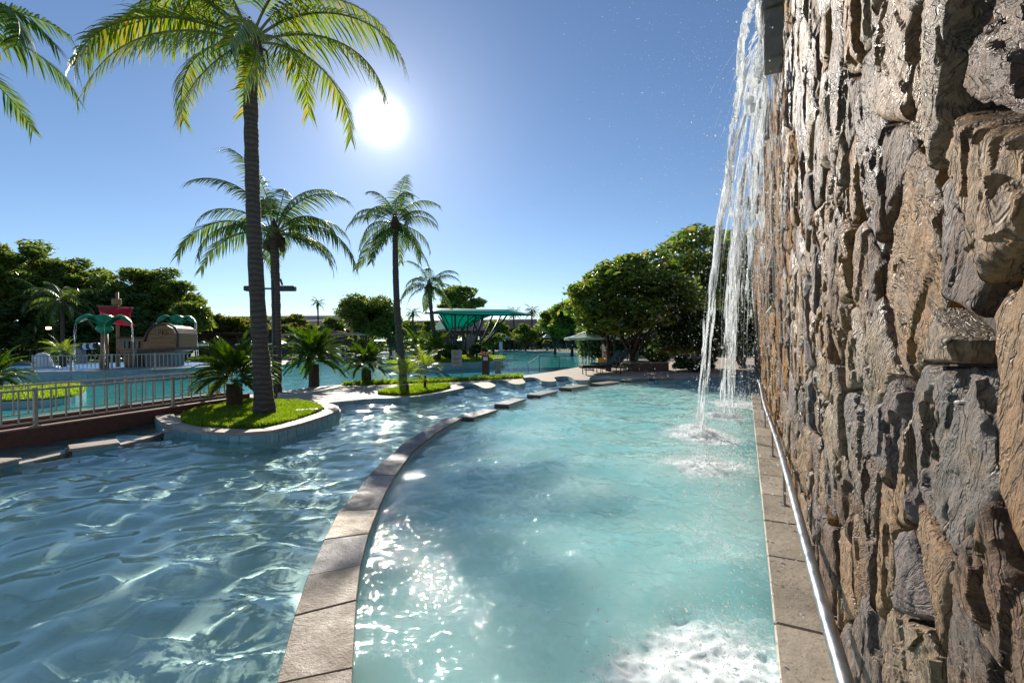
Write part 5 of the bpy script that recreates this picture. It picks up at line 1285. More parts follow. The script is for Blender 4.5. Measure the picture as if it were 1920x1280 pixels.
arch = MB().tube([SP(*p, -0.22) for p in [(271, 640), (276, 624), (282, 615), (292, 609.5), (303, 607), (317, 608), (328, 614), (334, 626), (333, 650)]], 0.07, 6); arch.build('cabin_arch', M['wood_dark'], SH, True)
extr([(221, 631.5), (273, 631.5), (273, 635), (221, 635)], -0.1, 1.8).build('gunwale', M['wood_dark'], SH)
extr([(264, 655), (334, 651), (334, 656), (264, 661)], -0.3, 1.95).build('stern_ledge', M['wood_dark'], SH)
for i, py in enumerate((640, 645.5, 651, 656.5)): MB().bar(SP(223, py, -0.015), SP(270, py, -0.015), 0.03, 0.025).build('plank_seam', M['wood_dark'], SH)
for i, py in enumerate((618, 626, 634, 642, 650)): MB().bar(SP(282 if py > 620 else 290, py, -0.195), SP(326, py, -0.195), 0.03, 0.022).build('plank_seam', M['wood_dark'], SH)
for px in (232, 250.5): 
    w_ = extr([(px, 640), (px + 11.5, 640), (px + 11.5, 653), (px, 653)], -0.06, 0.01).build('hatch_window', M['glass_dark'], SH)
    for q in (px, px + 8): extr([(q, 640), (q + 3, 640), (q + 3, 653), (q, 653)], -0.11, -0.062).build('shutter', M['coping_grey'], w_)
w_ = extr([(296, 620), (310, 620), (309, 628), (296, 628.5)], -0.24, -0.17).build('cabin_window', M['glass_dark'], SH)
for a, c in (((296, 628.5), (310, 628.5)), ((296, 620), (310, 620)), ((303, 620), (303, 628)), ((296, 620), (296, 628)), ((310, 620), (310, 628))): MB().bar(SP(*a, -0.25), SP(*c, -0.25), 0.05, 0.04).build('window_bar', M['wood'], w_)
extr([(266, 660), (318, 660), (314, 690), (270, 690)], 0.1, 1.4).build('ship_base', M['concrete'], SH); extr([(222, 662), (266, 662), (262, 690), (228, 690)], 0.3, 1.5).build('ship_base', M['wood_dark'], SH)
for j in range(1): MB().lathe(SP(244, 689, -0.4) - Vector((0, 0, 0)), [(0.22, 0), (0.32, 0.25), (0.33, 0.45), (0.24, 0.75)], 12).build('barrel', M['wood'], SH, True)
MB().tube([SP(221.5, 690, 0.8), SP(219.5, 548, 0.8)], 0.09, 8).build('mast', M['wood'], SH, True)
MB().lathe(SP(219, 573, 0.8), [(0.20, 0), (0.26, 0.1), (0.26, 0.42), (0.20, 0.45)], 10).build('crows_nest', M['wood'], SH)
MB().bar(SP(181, 573, 0.7), SP(251, 576.5, 0.7), 0.07).build('yard', M['wood'], SH)
MB().bar(SP(183, 604, 0.3), SP(253, 611, 0.3), 0.05).build('yard', M['wood'], SH)
nu, nv = 16, 12; V = []
for j in range(nv):
    for i in range(nu):
        u, v = i / (nu - 1), j / (nv - 1); inn = 0.12 * math.sin(math.pi * v)
        px = (182 + inn * 50) * (1 - u) + (250 - inn * 60) * u + (3 * v * u); py = 574 + 2.5 * u + v * (30 + 5 * u)
        p = SP(px, py, 0.65 - 0.4 * v - 0.9 * math.sin(math.pi * v) * (1 - (2 * u - 1) ** 2 * 0.5)); V.append(p)
mb = MB(); mb.add(V, [(j * nu + i, j * nu + i + 1, (j + 1) * nu + i + 1, (j + 1) * nu + i) for j in range(nv - 1) for i in range(nu - 1)])
o = mb.build('sail', M['red_cloth'], SH, True); sd = o.modifiers.new('thickness', 'SOLIDIFY'); sd.thickness = 0.02
# toy palm fountains
def toy_palm(label, px, pyt, depth, span, seed):
    b = AT(px, 690, depth); b.z = ZP; t = AT(px, pyt, depth); root = empty('toy_palm_fountain', b, label, 'fountain', 'toy palm fountains')
    MB().tube([b, b.lerp(t, 0.5), t], [0.22, 0.19, 0.17], 10).build('trunk', M['wood'], root, True)
    MB().lathe(t - Vector((0, 0, 0.1)), [(0.18, 0), (0.42, 0.25), (0.34, 0.45), (0.08, 0.6)], 10).build('crown', M['toy_green'], root, True)
    rs = random.Random(seed); dm = MB()
    for i in range(6):
        a = i * math.pi / 3 + 0.25 + seed; V = []; n = 9; dr = Vector((math.cos(a), math.sin(a), 0)); sd_ = Vector((-dr.y, dr.x, 0))
        for k in range(n):
            u = k / (n - 1); p = t + Vector((0, 0, 0.3)) + dr * span * u + Vector((0, 0, 1.05 * math.sin(u * 2.35) - 0.55 * u)); w_ = (0.08 + 0.36 * math.sin(math.pi * min(1, u * 0.92 + 0.04))) * (1 if u < 1 else 0)
            V += [p + sd_ * w_ - Vector((0, 0, 0.16 * w_ / 0.5)), p, p - sd_ * w_ - Vector((0, 0, 0.16 * w_ / 0.5))]
        mb = MB(); mb.add(V, [(k * 3 + j, k * 3 + j + 1, k * 3 + j + 4, k * 3 + j + 3) for k in range(n - 1) for j in range(2)])
        o = mb.build('leaf', M['toy_green'], root, True); s_ = o.modifiers.new('thickness', 'SOLIDIFY'); s_.thickness = 0.05
        tip = Vector(V[-2]);
        for k in range(2):
            pts_ = [tip + dr * (0.12 * f) + Vector((rs.uniform(-.03, .03), rs.uniform(-.03, .03), -(tip.z - ZP - 0.1) * f)) for f in np.linspace(0, 1, 12)]
            dm.tube(pts_, [0.002 + 0.007 * rs.random() for _ in pts_], 5)
        o = dm.build('falling_water', M['fall'], root, True); o['kind'] = 'stuff'; dm = MB()
toy_palm('green toy palm fountain left of the red sail', 196, 622, 26.4, 1.40, 1)
toy_palm('green toy palm fountain behind the ship cabin', 331, 618, 31.5, 1.25, 2)
# striped spiral tube
tb = empty('striped_slide_tube', SP(165, 668, 1.0), 'black and white striped tube of the play ship', 'slide tube')
for i in range(5):
    a, c = SP(153 + i * 6.4, 650 - i * 0.4, 1.0), SP(153 + (i + 1) * 6.4, 650 - (i + 1) * 0.4, 1.0)
    MB().tube([a, c], [0.20 + 0.012 * (i % 2)] * 2, 12).build('tube_ring', M['black' if i % 2 == 0 else 'white_paint'], tb, True)
MB().box(SP(152, 668, 1.1), (0.35, 0.35, 1.0)).build('stand', M['coping_grey'], tb)
# white play cone and bench by the railing
cn = empty('play_fountain', Vector((AT(80, 690, 29).x, 29, ZP)), 'white ribbed play fountain behind the splash pad railing', 'fountain')
MB().lathe(cn.location, [(0.55, 0), (0.5, 0.3), (0.36, 0.8), (0.25, 0.95), (0.02, 1.0)], 14).build('dome', M['white_paint'], cn)
MB().lathe(cn.location, [(0.8, 0.0), (0.82, 0.08), (0.78, 0.12)], 18).build('basin', M['pale_tile'], cn)
bn = empty('park_bench', Vector((AT(8, 700, 27).x, 26.5, Z_DECK)), 'pale bench on the lawn at the left picture edge', 'bench')
MB().box(bn.location + Vector((0, 0, 0.45)), (1.5, 0.4, 0.05), bev=0.01).build('seat', M['coping_pale'], bn); MB().box(bn.location + Vector((0, 0.22, 0.75)), (1.5, 0.05, 0.3), bev=0.01).build('backrest', M['coping_pale'], bn)
for dx in (-0.6, 0.6): MB().box(bn.location + Vector((dx, 0, 0.21)), (0.08, 0.4, 0.42)).build('leg', M['dark_metal'], bn)
# small lit lamp in the trees
b = AT(101, 655, 40); b.z = 0.1; lh = AT(91, 615, 40)
LL = empty('lit_lamp_post', b, 'thin lamp post with one glowing warm lamp before the dark trees', 'lamp post')
MB().tube([b, Vector((b.x, b.y, lh.z - 0.1))], 0.05, 8).build('post', M['dark_metal'], LL); MB().bar(Vector((b.x + 0.1, b.y, lh.z - 0.1)), lh - Vector((0.5, 0, 0.12)), 0.05).build('arm', M['dark_metal'], LL)
em, nt, nd, lk = new_mat('lamp_glow'); nd['Principled BSDF'].inputs['Emission Color'].default_value = (1, 0.72, 0.35, 1); nd['Principled BSDF'].inputs['Emission Strength'].default_value = 5
MB().box(lh, (0.36, 0.2, 0.22), bev=0.03).build('lamp_head', em, LL)

# ---------------------------------------------------------------- umbrellas
def make_umbrella():
    root = empty('parasol', (0, 0, 0)); n = 8
    MB().tube([(0, 0, 0), (0, 0, 2.75)], 0.03, 8).build('pole', M['dark_metal'], root)
    MB().lathe((0, 0, 0), [(0.28, 0), (0.28, 0.06), (0.05, 0.1)], 12).build('base', M['concrete'], root)
    for i in range(n):
        a0, a1 = 2 * math.pi * i / n + 0.39, 2 * math.pi * (i + 1) / n + 0.39; V = []
        for k in range(5):
            u = k / 4; r_ = 1.35 * u; z = 2.78 - 0.62 * u - 0.10 * math.sin(math.pi * u)
            for j in range(3):
                a = a0 + (a1 - a0) * j / 2; rr = r_ * (1 - 0.045 * u * (1 - abs(j - 1)) * 1.0); V.append((rr * math.cos(a), rr * math.sin(a), z + (0.03 * u if j != 1 else 0)))
        rimz = V[-3:]; V += [(x * 1.004, y * 1.004, z - 0.14) for x, y, z in rimz]
        mb = MB(); mb.add(V, [(k * 3 + j, k * 3 + j + 1, k * 3 + j + 4, k * 3 + j + 3) for k in range(5) for j in range(2)])
        mb.build('canopy_panel', M['umbrella_cloth'], root)
    for i in range(n):
        a = 2 * math.pi * i / n + 0.39; MB().bar((0, 0, 2.68), (1.32 * math.cos(a), 1.32 * math.sin(a), 2.14), 0.02).build('rib', M['dark_metal'], root)
    MB().lathe((0, 0, 2.74), [(0.04, 0), (0.05, 0.04), (0.015, 0.12)], 8).build('finial', M['dark_metal'], root)
    return root
UMB = make_umbrella(); first = [True]
def put(proto, flag, loc, rz, scale, label, cat, group):
    o = proto if flag[0] else copy_tree(proto); flag[0] = False
    o.location = loc; o.rotation_euler = (0, 0, rz); o.scale = (scale, scale, scale); return tag(o, label, cat, group)
def umb(px, pyt, depth, label, base=0.15, wide=1.0):
    p = AT(px, 640, depth); top = AT(px, pyt, depth).z; s = (top - base) / 2.86
    o = put(UMB, first, (p.x, depth, base), random.uniform(0, 0.7), s, label, 'umbrella', 'green pool umbrellas'); o.scale = (s * wide, s * wide, s)
for i, (px, py, d) in enumerate([(-6, 648, 47), (28, 645, 48), (70, 643.5, 46), (104, 644, 52), (121, 642, 55), (140, 643, 56)]): umb(px, py, d, f'{ORD[i]} green umbrella from the left picture edge behind the splash pad', 0.1, 1.12)
for i, (px, py, d) in enumerate([(350, 638.5, 52), (380, 637.5, 50)]): umb(px, py, d, ('left' if i == 0 else 'right') + ' one of two green umbrellas right of the play ship', 0.1, 1.1)
for i, (px, py, d, lb) in enumerate([(466, 635, 48, 'green umbrella just left of the tallest palm trunk'), (525, 635.5, 55, 'pale green umbrella just right of the lamp post'), (551, 634.5, 56, 'pale green umbrella left of the kiosk'),
        (711, 631, 74, 'green umbrella in the shade of the round tree'), (741, 631, 74, 'green umbrella hidden partly by the slender palm trunk'), (768, 630.5, 80, 'pale umbrella just right of the slender palm trunk'), (793, 630, 80, 'pale umbrella left of the island cycads'),
        (868, 631, 84, 'umbrella seen through the canopy struts'), (900, 629, 86, 'umbrella seen behind the right canopy strut')]): umb(px, py, d, lb, 0.12, 1.1)
for i, (px, py, d) in enumerate([(924, 627, 88), (949, 626.5, 87), (975, 625, 86), (998, 624.5, 85), (1026, 624, 80), (1049, 622.5, 76), (1070, 624.5, 76)]): umb(px, py, d, f'{ORD[i]} umbrella in the far row counted from the canopy rightward', 0.15, 0.82)
umb(1104, 614, 26.0, 'nearest green umbrella at the edge of the mango tree', 0.15, 1.25)
umb(1128, 612, 28.2, 'green umbrella hidden in the mango branches above the person', 0.15, 1.15)
umb(1151, 618, 33, 'green umbrella deep in the mango shade', 0.15, 1.1)

# ---------------------------------------------------------------- loungers
def make_lounger():
    root = empty('sun_lounger', (0, 0, 0))
    f = MB()
    for y in (-0.3, 0.3): f.bar((-0.95, y, 0.32), (0.95, y, 0.32), 0.04, 0.05)
    for x in (-0.95, 0.3, 0.95): f.bar((x, -0.3, 0.32), (x, 0.3, 0.32), 0.04, 0.04)
    f.build('frame', M['dark_metal'], root)
    for x in (-0.8, 0.75):
        for y in (-0.28, 0.28): MB().bar((x, y, 0), (x, y, 0.31), 0.035).build('leg', M['dark_metal'], root)
    MB().box((-0.33, 0, 0.40), (1.25, 0.60, 0.09), bev=0.03).build('seat_cushion', M['towel'], root)
    Mx = Matrix.Rotation(-R(52), 3, 'Y'); MB().box((0.56, 0, 0.70), (0.86, 0.60, 0.09), rot=Mx, bev=0.03).build('back_cushion', M['towel'], root)
    for y in (-0.25, 0.25): MB().bar((0.75, y, 0.34), (0.70, y, 0.88), 0.025).build('back_support', M['steel'], root)
    return root
LOU = make_lounger(); lf = [True]
for i, (px, d) in enumerate([(944, 86), (955, 86), (973, 85.5), (981, 85.5), (996, 84.5), (1004, 84.5), (1021, 80), (1030, 79), (1045, 75), (1053, 74), (1068, 69), (1080, 66), (1093, 62), (1112, 57)]):
    p = AT(px, 640, d); put(LOU, lf, (p.x, d, 0.158), R(92 + random.uniform(-6, 6)), 1.2, f'{ORD[i]} dark lounger from the left in the row beyond the big pool', 'sun lounger', 'dark loungers')
for (px, d, rz, lb) in ((1128, 22.6, 6, 'nearest dark green lounger at the pool edge under the mango tree'), (1145, 24.4, 8, 'second dark green lounger behind the nearest one')):
    p = AT(px, 640, d); put(LOU, lf, (p.x, d, Z_DECK), R(rz), 1.12, lb, 'sun lounger', 'dark loungers')
for (px, d, lb) in ((690, 80, 'dark lounger in the shade of the round tree'), (735, 82, 'dark lounger left of the slender palm trunk'), (772, 84, 'dark lounger behind the island cycads'), (527, 46, 'dark blue lounger on the far bank right of the lamp post')):
    p = AT(px, 640, d); put(LOU, lf, (p.x, d, Z_DECK + 0.005), R(95), 1.2, lb, 'sun lounger', 'dark loungers')

# ---------------------------------------------------------------- island with the teal canopy
ci = [Vector((AT(px, 640, d).x, d, 0)) for px, d in ((722, 31.0), (742, 29.6), (800, 30.2), (860, 31.5), (925, 33), (945, 34.5), (940, 40), (900, 44), (830, 45), (770, 43), (795, 38), (760, 34.5), (735, 33.2))]
cp = [(p.x, p.y) for p in catmull(ci, 4, True)]
CI = empty('canopy_island', (ci[3].x, 36, 0), 'raised lawn island with teal tiled wall under the teal canopy', 'garden bed')
MB().prism(cp, -0.9, 0.46).build('island_wall', M['aqua_tile'], CI); MB().prism(cp, 0.46, 0.52).build('soil', M['lawn_soil'], CI)
row_tiles([Vector((p[0], p[1], 0)) for p in cp], -0.1, 0.45, 0.6, M['aqua_tile'], CI); grass_on('canopy_island_grass', cp, 0.515, 9000, 0.16, 12, label='grass on the island below the teal canopy', w=0.03)
CD = 38.0
SC_ = empty('shade_canopy', Vector((AT(858, 640, CD).x, CD, 0.52)), 'teal fabric shade canopy on fanned dark struts over the island', 'shade canopy')
def CP(px, py, dd=0.0): return AT(px, py, CD + dd)
nu, nv = 28, 8; V = []
for j in range(nv):
    v = j / (nv - 1); dd = -2.2 + 4.4 * v
    for i in range(nu):
        u = i / (nu - 1); px = 797 + 199 * u + (6 if j == 0 else 0) * (u - 0.5)
        edge = 588 + 3 * u - 6.5 * math.exp(-((u - 0.0) / 0.10) ** 2) * 0 ; crown = 577.5 + 2.5 * u + 9 * max(0, u - 0.78) / 0.22 + 7 * max(0, 0.10 - u) / 0.10
        py = edge + (crown - edge) * math.sin(math.pi * v) ** 0.7
        V.append(CP(px, py, dd))
mb = MB().add(V, [(j * nu + i, j * nu + i + 1, (j + 1) * nu + i + 1, (j + 1) * nu + i) for j in range(nv - 1) for i in range(nu - 1)])
o = mb.build('roof_fabric', M['canopy_cloth'], SC_, True); s_ = o.modifiers.new('thickness', 'SOLIDIFY'); s_.thickness = 0.02
# the funnel panel that sweeps down to the struts
V = []; nu, nv = 14, 8
for j in range(nv):
    v = j / (nv - 1)
    for i in range(nu):
        u = i / (nu - 1); x0 = 824 + 13 * v + 3 * math.sin(v * 1.5); x1 = 928 - 46 * v - 8 * math.sin(math.pi * v); V.append(CP(x0 + (x1 - x0) * u, 588.5 + 30 * v - 6 * u * v, 2.0 - 1.4 * v))
mb = MB().add(V, [(j * nu + i, j * nu + i + 1, (j + 1) * nu + i + 1, (j + 1) * nu + i) for j in range(nv - 1) for i in range(nu - 1)])
o = mb.build('funnel_fabric', M['canopy_cloth'], SC_, True); s_ = o.modifiers.new('thickness', 'SOLIDIFY'); s_.thickness = 0.02
for i in (0, 3, 6, 9, 11, 13):
    MB().tube([Vector(V[j * nu + i]) + Vector((0, -0.05, 0)) for j in range(nv)], 0.05, 5).build('rib', M['dark_metal'], SC_)
MB().tube([CP(797, 586.5, -2.2), CP(853, 589, -2.2), CP(925, 590.5, -2.2), CP(996, 590.5, -2.2)], 0.06, 6).build('edge_beam', M['dark_metal'], SC_)
MB().tube([CP(853, 668, -2.0), CP(853.5, 588, -2.1)], 0.09, 8).build('column', M['dark_metal'], SC_)
for (a, c, d0, d1) in (((868, 664), (832, 590), 0, 1.5), ((870, 664), (878, 590), 0, -1.8), ((873, 664), (893, 590), 0, 1.2), ((878, 662), (908, 589), 0, -1.8), ((890, 660), (924, 590), 0, 1.0), ((896, 656), (951, 590), 0, -1.8), ((885, 660), (905, 588), 0, 1.8), ((896, 660), (940, 590), 0.5, 1.8), ((866, 662), (822, 592), 0, -1.8), ((834, 660), (838, 618), 0, 0.6), ((880, 664), (866, 618), 0, 0.6), ((903, 640), (886, 600), 0, 0.5)):
    MB().tube([CP(*a, d0), CP((a[0] + c[0]) / 2 + 2, (a[1] + c[1]) / 2 + 3, (d0 + d1) / 2), CP(*c, d1)], [0.11, 0.09, 0.06], 6).build('strut', M['dark_metal'], SC_, True)
MB().add([CP(806, 621, 3), CP(836, 616, 3.4), CP(830, 598, 4.0), CP(826, 600, 3.8)], [(0, 1, 2, 3)]).build('side_awning', M['umbrella_cloth'], SC_)
for (px, d, w_, h_, m_) in ((838, 37, 0.5, 2.2, 'wood_dark'), (882, 36.5, 0.6, 1.9, 'concrete')):
    p = AT(px, 640, d); MB().box((p.x, d, 0.52 + h_ / 2), (w_, 0.5, h_)).build('pillar', M[m_], SC_)
for i, (px, d, h_, r_, lb) in enumerate([(845, 34.2, 1.4, 22, 'dark bush below the left canopy struts'), (893, 35.5, 1.2, 20, 'dark bush below the right canopy struts'), (826, 35.5, 1.7, 16, 'dark bush around the canopy palm')]):
    p = AT(px, 640, d); tree(lb, (p.x, d, 0.5), h_, r_ * d / FPX, 1800, 0.18, M['tree_dark'], 160 + i, crown_lo=0.02, clumps=14, name='shrub', cat='shrub', group='bushes on the canopy island', trunk_r=0.04)

# ---------------------------------------------------------------- things on the lawn strip
b = G(857, 708, Z_DECK + 0.02)
SG = empty('notice_board', b, 'grey notice board on two thin posts at the pool edge', 'sign')
sc0 = b.y / FPX; bw = 18.5 * sc0
for dx in (-bw / 2, bw / 2): MB().tube([b + Vector((dx, 0, 0)), b + Vector((dx, 0, 53 * sc0))], 0.018, 6).build('post', M['steel'], SG)
MB().box(b + Vector((0, 0, 37 * sc0)), (bw + 0.04, 0.03, 30 * sc0), bev=0.005).build('panel', surf('notice_panel', (0.40, 0.36, 0.34, 1), (0.33, 0.30, 0.28, 1), 6, 0.4, 0.02), SG)
for i, (zz, ww) in enumerate(((49.5, 0.36), (47, 0.30), (44.5, 0.36), (42, 0.22), (37.5, 0.34), (35.5, 0.36), (33.5, 0.2), (29, 0.34), (27, 0.26))): MB().box(b + Vector((-(bw * 0.92 - ww * 1.05 * bw / 0.42) * 0.3, -0.019, zz * sc0)), (ww * bw / 0.45, 0.004, 0.018)).build('text_line', M['black'] if i % 4 else M['dark_metal'], SG)
b = G(911, 703, Z_DECK + 0.02); s_ = b.y / FPX
NB = empty('noodle_stand', b, 'brown slatted stand holding colourful pool noodles', 'noodle stand')
for i in range(10):
    a = 2 * math.pi * i / 10; q = b + Vector((math.cos(a) * 6.4 * s_, math.sin(a) * 6.4 * s_, 18.5 * s_)); MB().box(q, (0.03, 3.7 * s_, 37 * s_), a, bev=0.006).build('slat', M['wood_dark'], NB)
MB().lathe(b, [(5.7 * s_, 0.02), (5.7 * s_, 35 * s_)], 12).build('liner', M['black'], NB)
MB().box(b + Vector((0, -7.0 * s_, 31 * s_)), (8.5 * s_, 0.02, 6.5 * s_)).build('price_plate', M['white_paint'], NB)
NC = [(0.75, 0.12, 0.05, 1), (0.9, 0.35, 0.08, 1), (0.65, 0.05, 0.10, 1), (0.02, 0.35, 0.30, 1), (0.45, 0.12, 0.45, 1), (0.9, 0.55, 0.1, 1), (0.05, 0.35, 0.55, 1)]
nm = [surf('foam_%d' % i, c, None, 5, 0.7, 0.1) for i, c in enumerate(NC)]
for i in range(14):
    a = random.uniform(-1.1, 1.1); a2 = random.uniform(-0.6, 0.6); L = random.uniform(11, 17) * s_; q = b + Vector((random.uniform(-3, 3) * s_, random.uniform(-2, 2) * s_, 33 * s_)); e = q + Vector((math.sin(a) * L, math.sin(a2) * L * 0.5, math.cos(a) * L)); 
    MB().tube([q, q.lerp(e, 0.5) + Vector((0, 0, 0.02)), e - Vector((0, 0, 0.03))], 1.35 * s_, 8).build('pool_noodle', nm[(i * 3 + (0 if a > -0.4 else 3)) % 7], NB, True)
b = G(933.5, 700, Z_DECK + 0.02)
PE = empty('stone_pedestal', b, 'square tapering stone pedestal beside the noodle stand', 'pedestal')
MB().box(b + Vector((0, 0, 12 * s_)), (10.5 * s_, 10.5 * s_, 24 * s_), bev=0.01).build('shaft', M['concrete'], PE); MB().box(b + Vector((0, 0, 27.3 * s_)), (14.5 * s_, 14.5 * s_, 6.4 * s_), bev=0.015).build('head', M['coping_pale'], PE)
MB().box(b + Vector((0, 0, 1.0 * s_)), (12.5 * s_, 12.5 * s_, 2.4 * s_), bev=0.01).build('plinth', M['concrete'], PE)
# pool rail
a = G(1012, 695, 0.1); RL = empty('pool_handrail', a, 'thin dark handrail stepping down into the big pool', 'handrail'); sr = a.y / FPX
P_ = [AT(990, 682, a.y), AT(1011, 667, a.y), AT(1049, 669, a.y + 1.4)]
MB().tube(P_, 0.022, 8).build('rail', M['dark_metal'], RL)
for q, zb in ((P_[0], -0.2), (P_[1], -0.1), (P_[2], 0.1)): MB().tube([Vector((q.x, q.y, zb)), q], 0.02, 8).build('post', M['dark_metal'], RL)

# stone planter of the mango tree, bin, crate
a, c = AT(1182, 640, 24.6), AT(1256, 640, 24.2)
PT = empty('stone_planter', ((a.x + c.x) / 2, 25.4, Z_DECK), 'long low brown stone planter at the foot of the mango tree', 'planter')
MB().box(((a.x + c.x) / 2, 25.6, 0.35), (c.x - a.x, 2.4, 0.42), bev=0.02).build('planter_wall', M['wall_dark'], PT); MB().box(((a.x + c.x) / 2, 25.6, 0.60), (c.x - a.x + 0.08, 2.5, 0.06), bev=0.015).build('planter_cap', M['coping_pale'], PT)
MB().box(((a.x + c.x) / 2, 25.6, 0.635), (c.x - a.x - 0.4, 2.0, 0.02)).build('soil', M['lawn_soil'], PT)
p = AT(1188, 640, 33); BI = empty('waste_bin', (p.x, 33, Z_DECK), 'dark green ribbed waste bin behind the loungers', 'bin')
MB().lathe((p.x, 33, Z_DECK), [(0.28, 0), (0.33, 0.1), (0.36, 0.8), (0.37, 0.95)], 16).build('drum', M['towel'], BI); MB().lathe((p.x, 33, Z_DECK + 0.952), [(0.39, 0), (0.40, 0.06), (0.25, 0.16), (0.1, 0.18)], 16).build('lid', M['towel'], BI)
p = AT(1127, 640, 27.4); YB = empty('towel_crate', (p.x, 27.4, Z_DECK), 'small yellow crate standing by the umbrella pole', 'crate')
ym = surf('yellow_plastic', (0.62, 0.38, 0.06, 1), (0.52, 0.30, 0.05, 1), 4, 0.5, 0.05)
for k in range(4):
    a = k * math.pi / 2; MB().box((p.x + math.cos(a) * 0.24, 27.4 + math.sin(a) * 0.24, Z_DECK + 0.3), (0.03, 0.47, 0.6), a, bev=0.008).build('side', ym, YB)
MB().box((p.x, 27.4, Z_DECK + 0.03), (0.44, 0.44, 0.04)).build('bottom', ym, YB)
tb_ = AT(1147, 640, 22.0); TB = empty('side_table', (tb_.x, 23.5, Z_DECK), 'little pale side table between the two near loungers', 'side table')
MB().box((tb_.x, 23.5, Z_DECK + 0.46), (0.55, 0.5, 0.04), bev=0.01).build('table_top', M['coping_pale'], TB)
for dx in (-0.22, 0.22):
    for dy in (-0.2, 0.2): MB().bar((tb_.x + dx, 23.5 + dy, Z_DECK), (tb_.x + dx, 23.5 + dy, Z_DECK + 0.44), 0.03).build('leg', M['dark_metal'], TB)

# ---------------------------------------------------------------- person walking away by the pool
pp = AT(1134, 640, 29.0); PX, PY, PZ = pp.x, 29.0, Z_DECK
PER = empty('person', (PX, PY, PZ), 'person in white shirt and beige trousers standing beyond the umbrella poles', 'person')
def skin_body(name, verts, edges, radii, mat, root_i=0, sub=1):
    me = bpy.data.meshes.new(name); me.from_pydata(verts, edges, []); o = link(name, me, mat, PER)
    sk = o.modifiers.new('skin', 'SKIN')
    for i, r_ in enumerate(radii): me.skin_vertices[0].data[i].radius = (r_, r_ * 0.8) if not isinstance(r_, tuple) else r_
    me.skin_vertices[0].data[root_i].use_root = True
    sb_ = o.modifiers.new('sub', 'SUBSURF'); sb_.levels = sub; sb_.render_levels = sub
    return o
skinm = surf('skin', (0.32, 0.17, 0.11, 1), (0.28, 0.14, 0.09, 1), 8, 0.55, 0.05)
H = 1.66
bv = [(0, 0, 0.92), (0, 0, 1.12), (0, 0.01, 1.32), (0, 0.0, 1.44), (0, -0.01, 1.50), (0, -0.02, 1.60), (0, -0.02, 1.66),
      (0.17, 0, 1.37), (0.22, 0.02, 1.12), (0.20, -0.14, 0.95), (0.19, -0.20, 0.90), (-0.17, 0, 1.37), (-0.23, 0.03, 1.12), (-0.20, -0.12, 0.96), (-0.19, -0.18, 0.91),
      (0.09, 0, 0.86), (0.10, -0.05, 0.48), (0.10, 0.02, 0.08), (0.10, -0.13, 0.035), (-0.09, 0, 0.86), (-0.10, 0.03, 0.48), (-0.10, 0.10, 0.09), (-0.10, -0.03, 0.035)]
be = [(0, 1), (1, 2), (2, 3), (3, 4), (4, 5), (5, 6), (2, 7), (7, 8), (8, 9), (9, 10), (2, 11), (11, 12), (12, 13), (13, 14), (0, 15), (15, 16), (16, 17), (17, 18), (0, 19), (19, 20), (20, 21), (21, 22)]
br = [0.14, 0.125, 0.15, 0.06, 0.055, 0.095, 0.07, 0.06, 0.045, 0.035, 0.032, 0.06, 0.045, 0.035, 0.032, 0.095, 0.06, 0.042, 0.035, 0.095, 0.06, 0.042, 0.035]
skin_body('body', bv, be, br, skinm)
skin_body('shirt', [(0, 0, 0.90), (0, 0, 1.12), (0, 0.01, 1.32), (0, 0, 1.42), (0.18, 0, 1.365), (0.215, 0.015, 1.18), (-0.18, 0, 1.365), (-0.22, 0.02, 1.18)], [(0, 1), (1, 2), (2, 3), (2, 4), (4, 5), (2, 6), (6, 7)], [(0.17, 0.14), (0.155, 0.125), (0.17, 0.13), 0.075, 0.078, 0.07, 0.078, 0.07], M['white_paint'])
skin_body('trousers', [(0, 0, 0.95), (0.095, 0, 0.84), (0.10, -0.05, 0.48), (0.10, 0.015, 0.12), (-0.095, 0, 0.84), (-0.10, 0.03, 0.48), (-0.10, 0.095, 0.13)], [(0, 1), (1, 2), (2, 3), (0, 4), (4, 5), (5, 6)], [0.15, 0.11, 0.08, 0.075, 0.11, 0.08, 0.075], M['coping_pale'])
skin_body('hair', [(0, 0.03, 1.63), (0, 0.03, 1.68), (0, 0.05, 1.56)], [(0, 1), (0, 2)], [0.105, 0.075, 0.075], M['bark'])

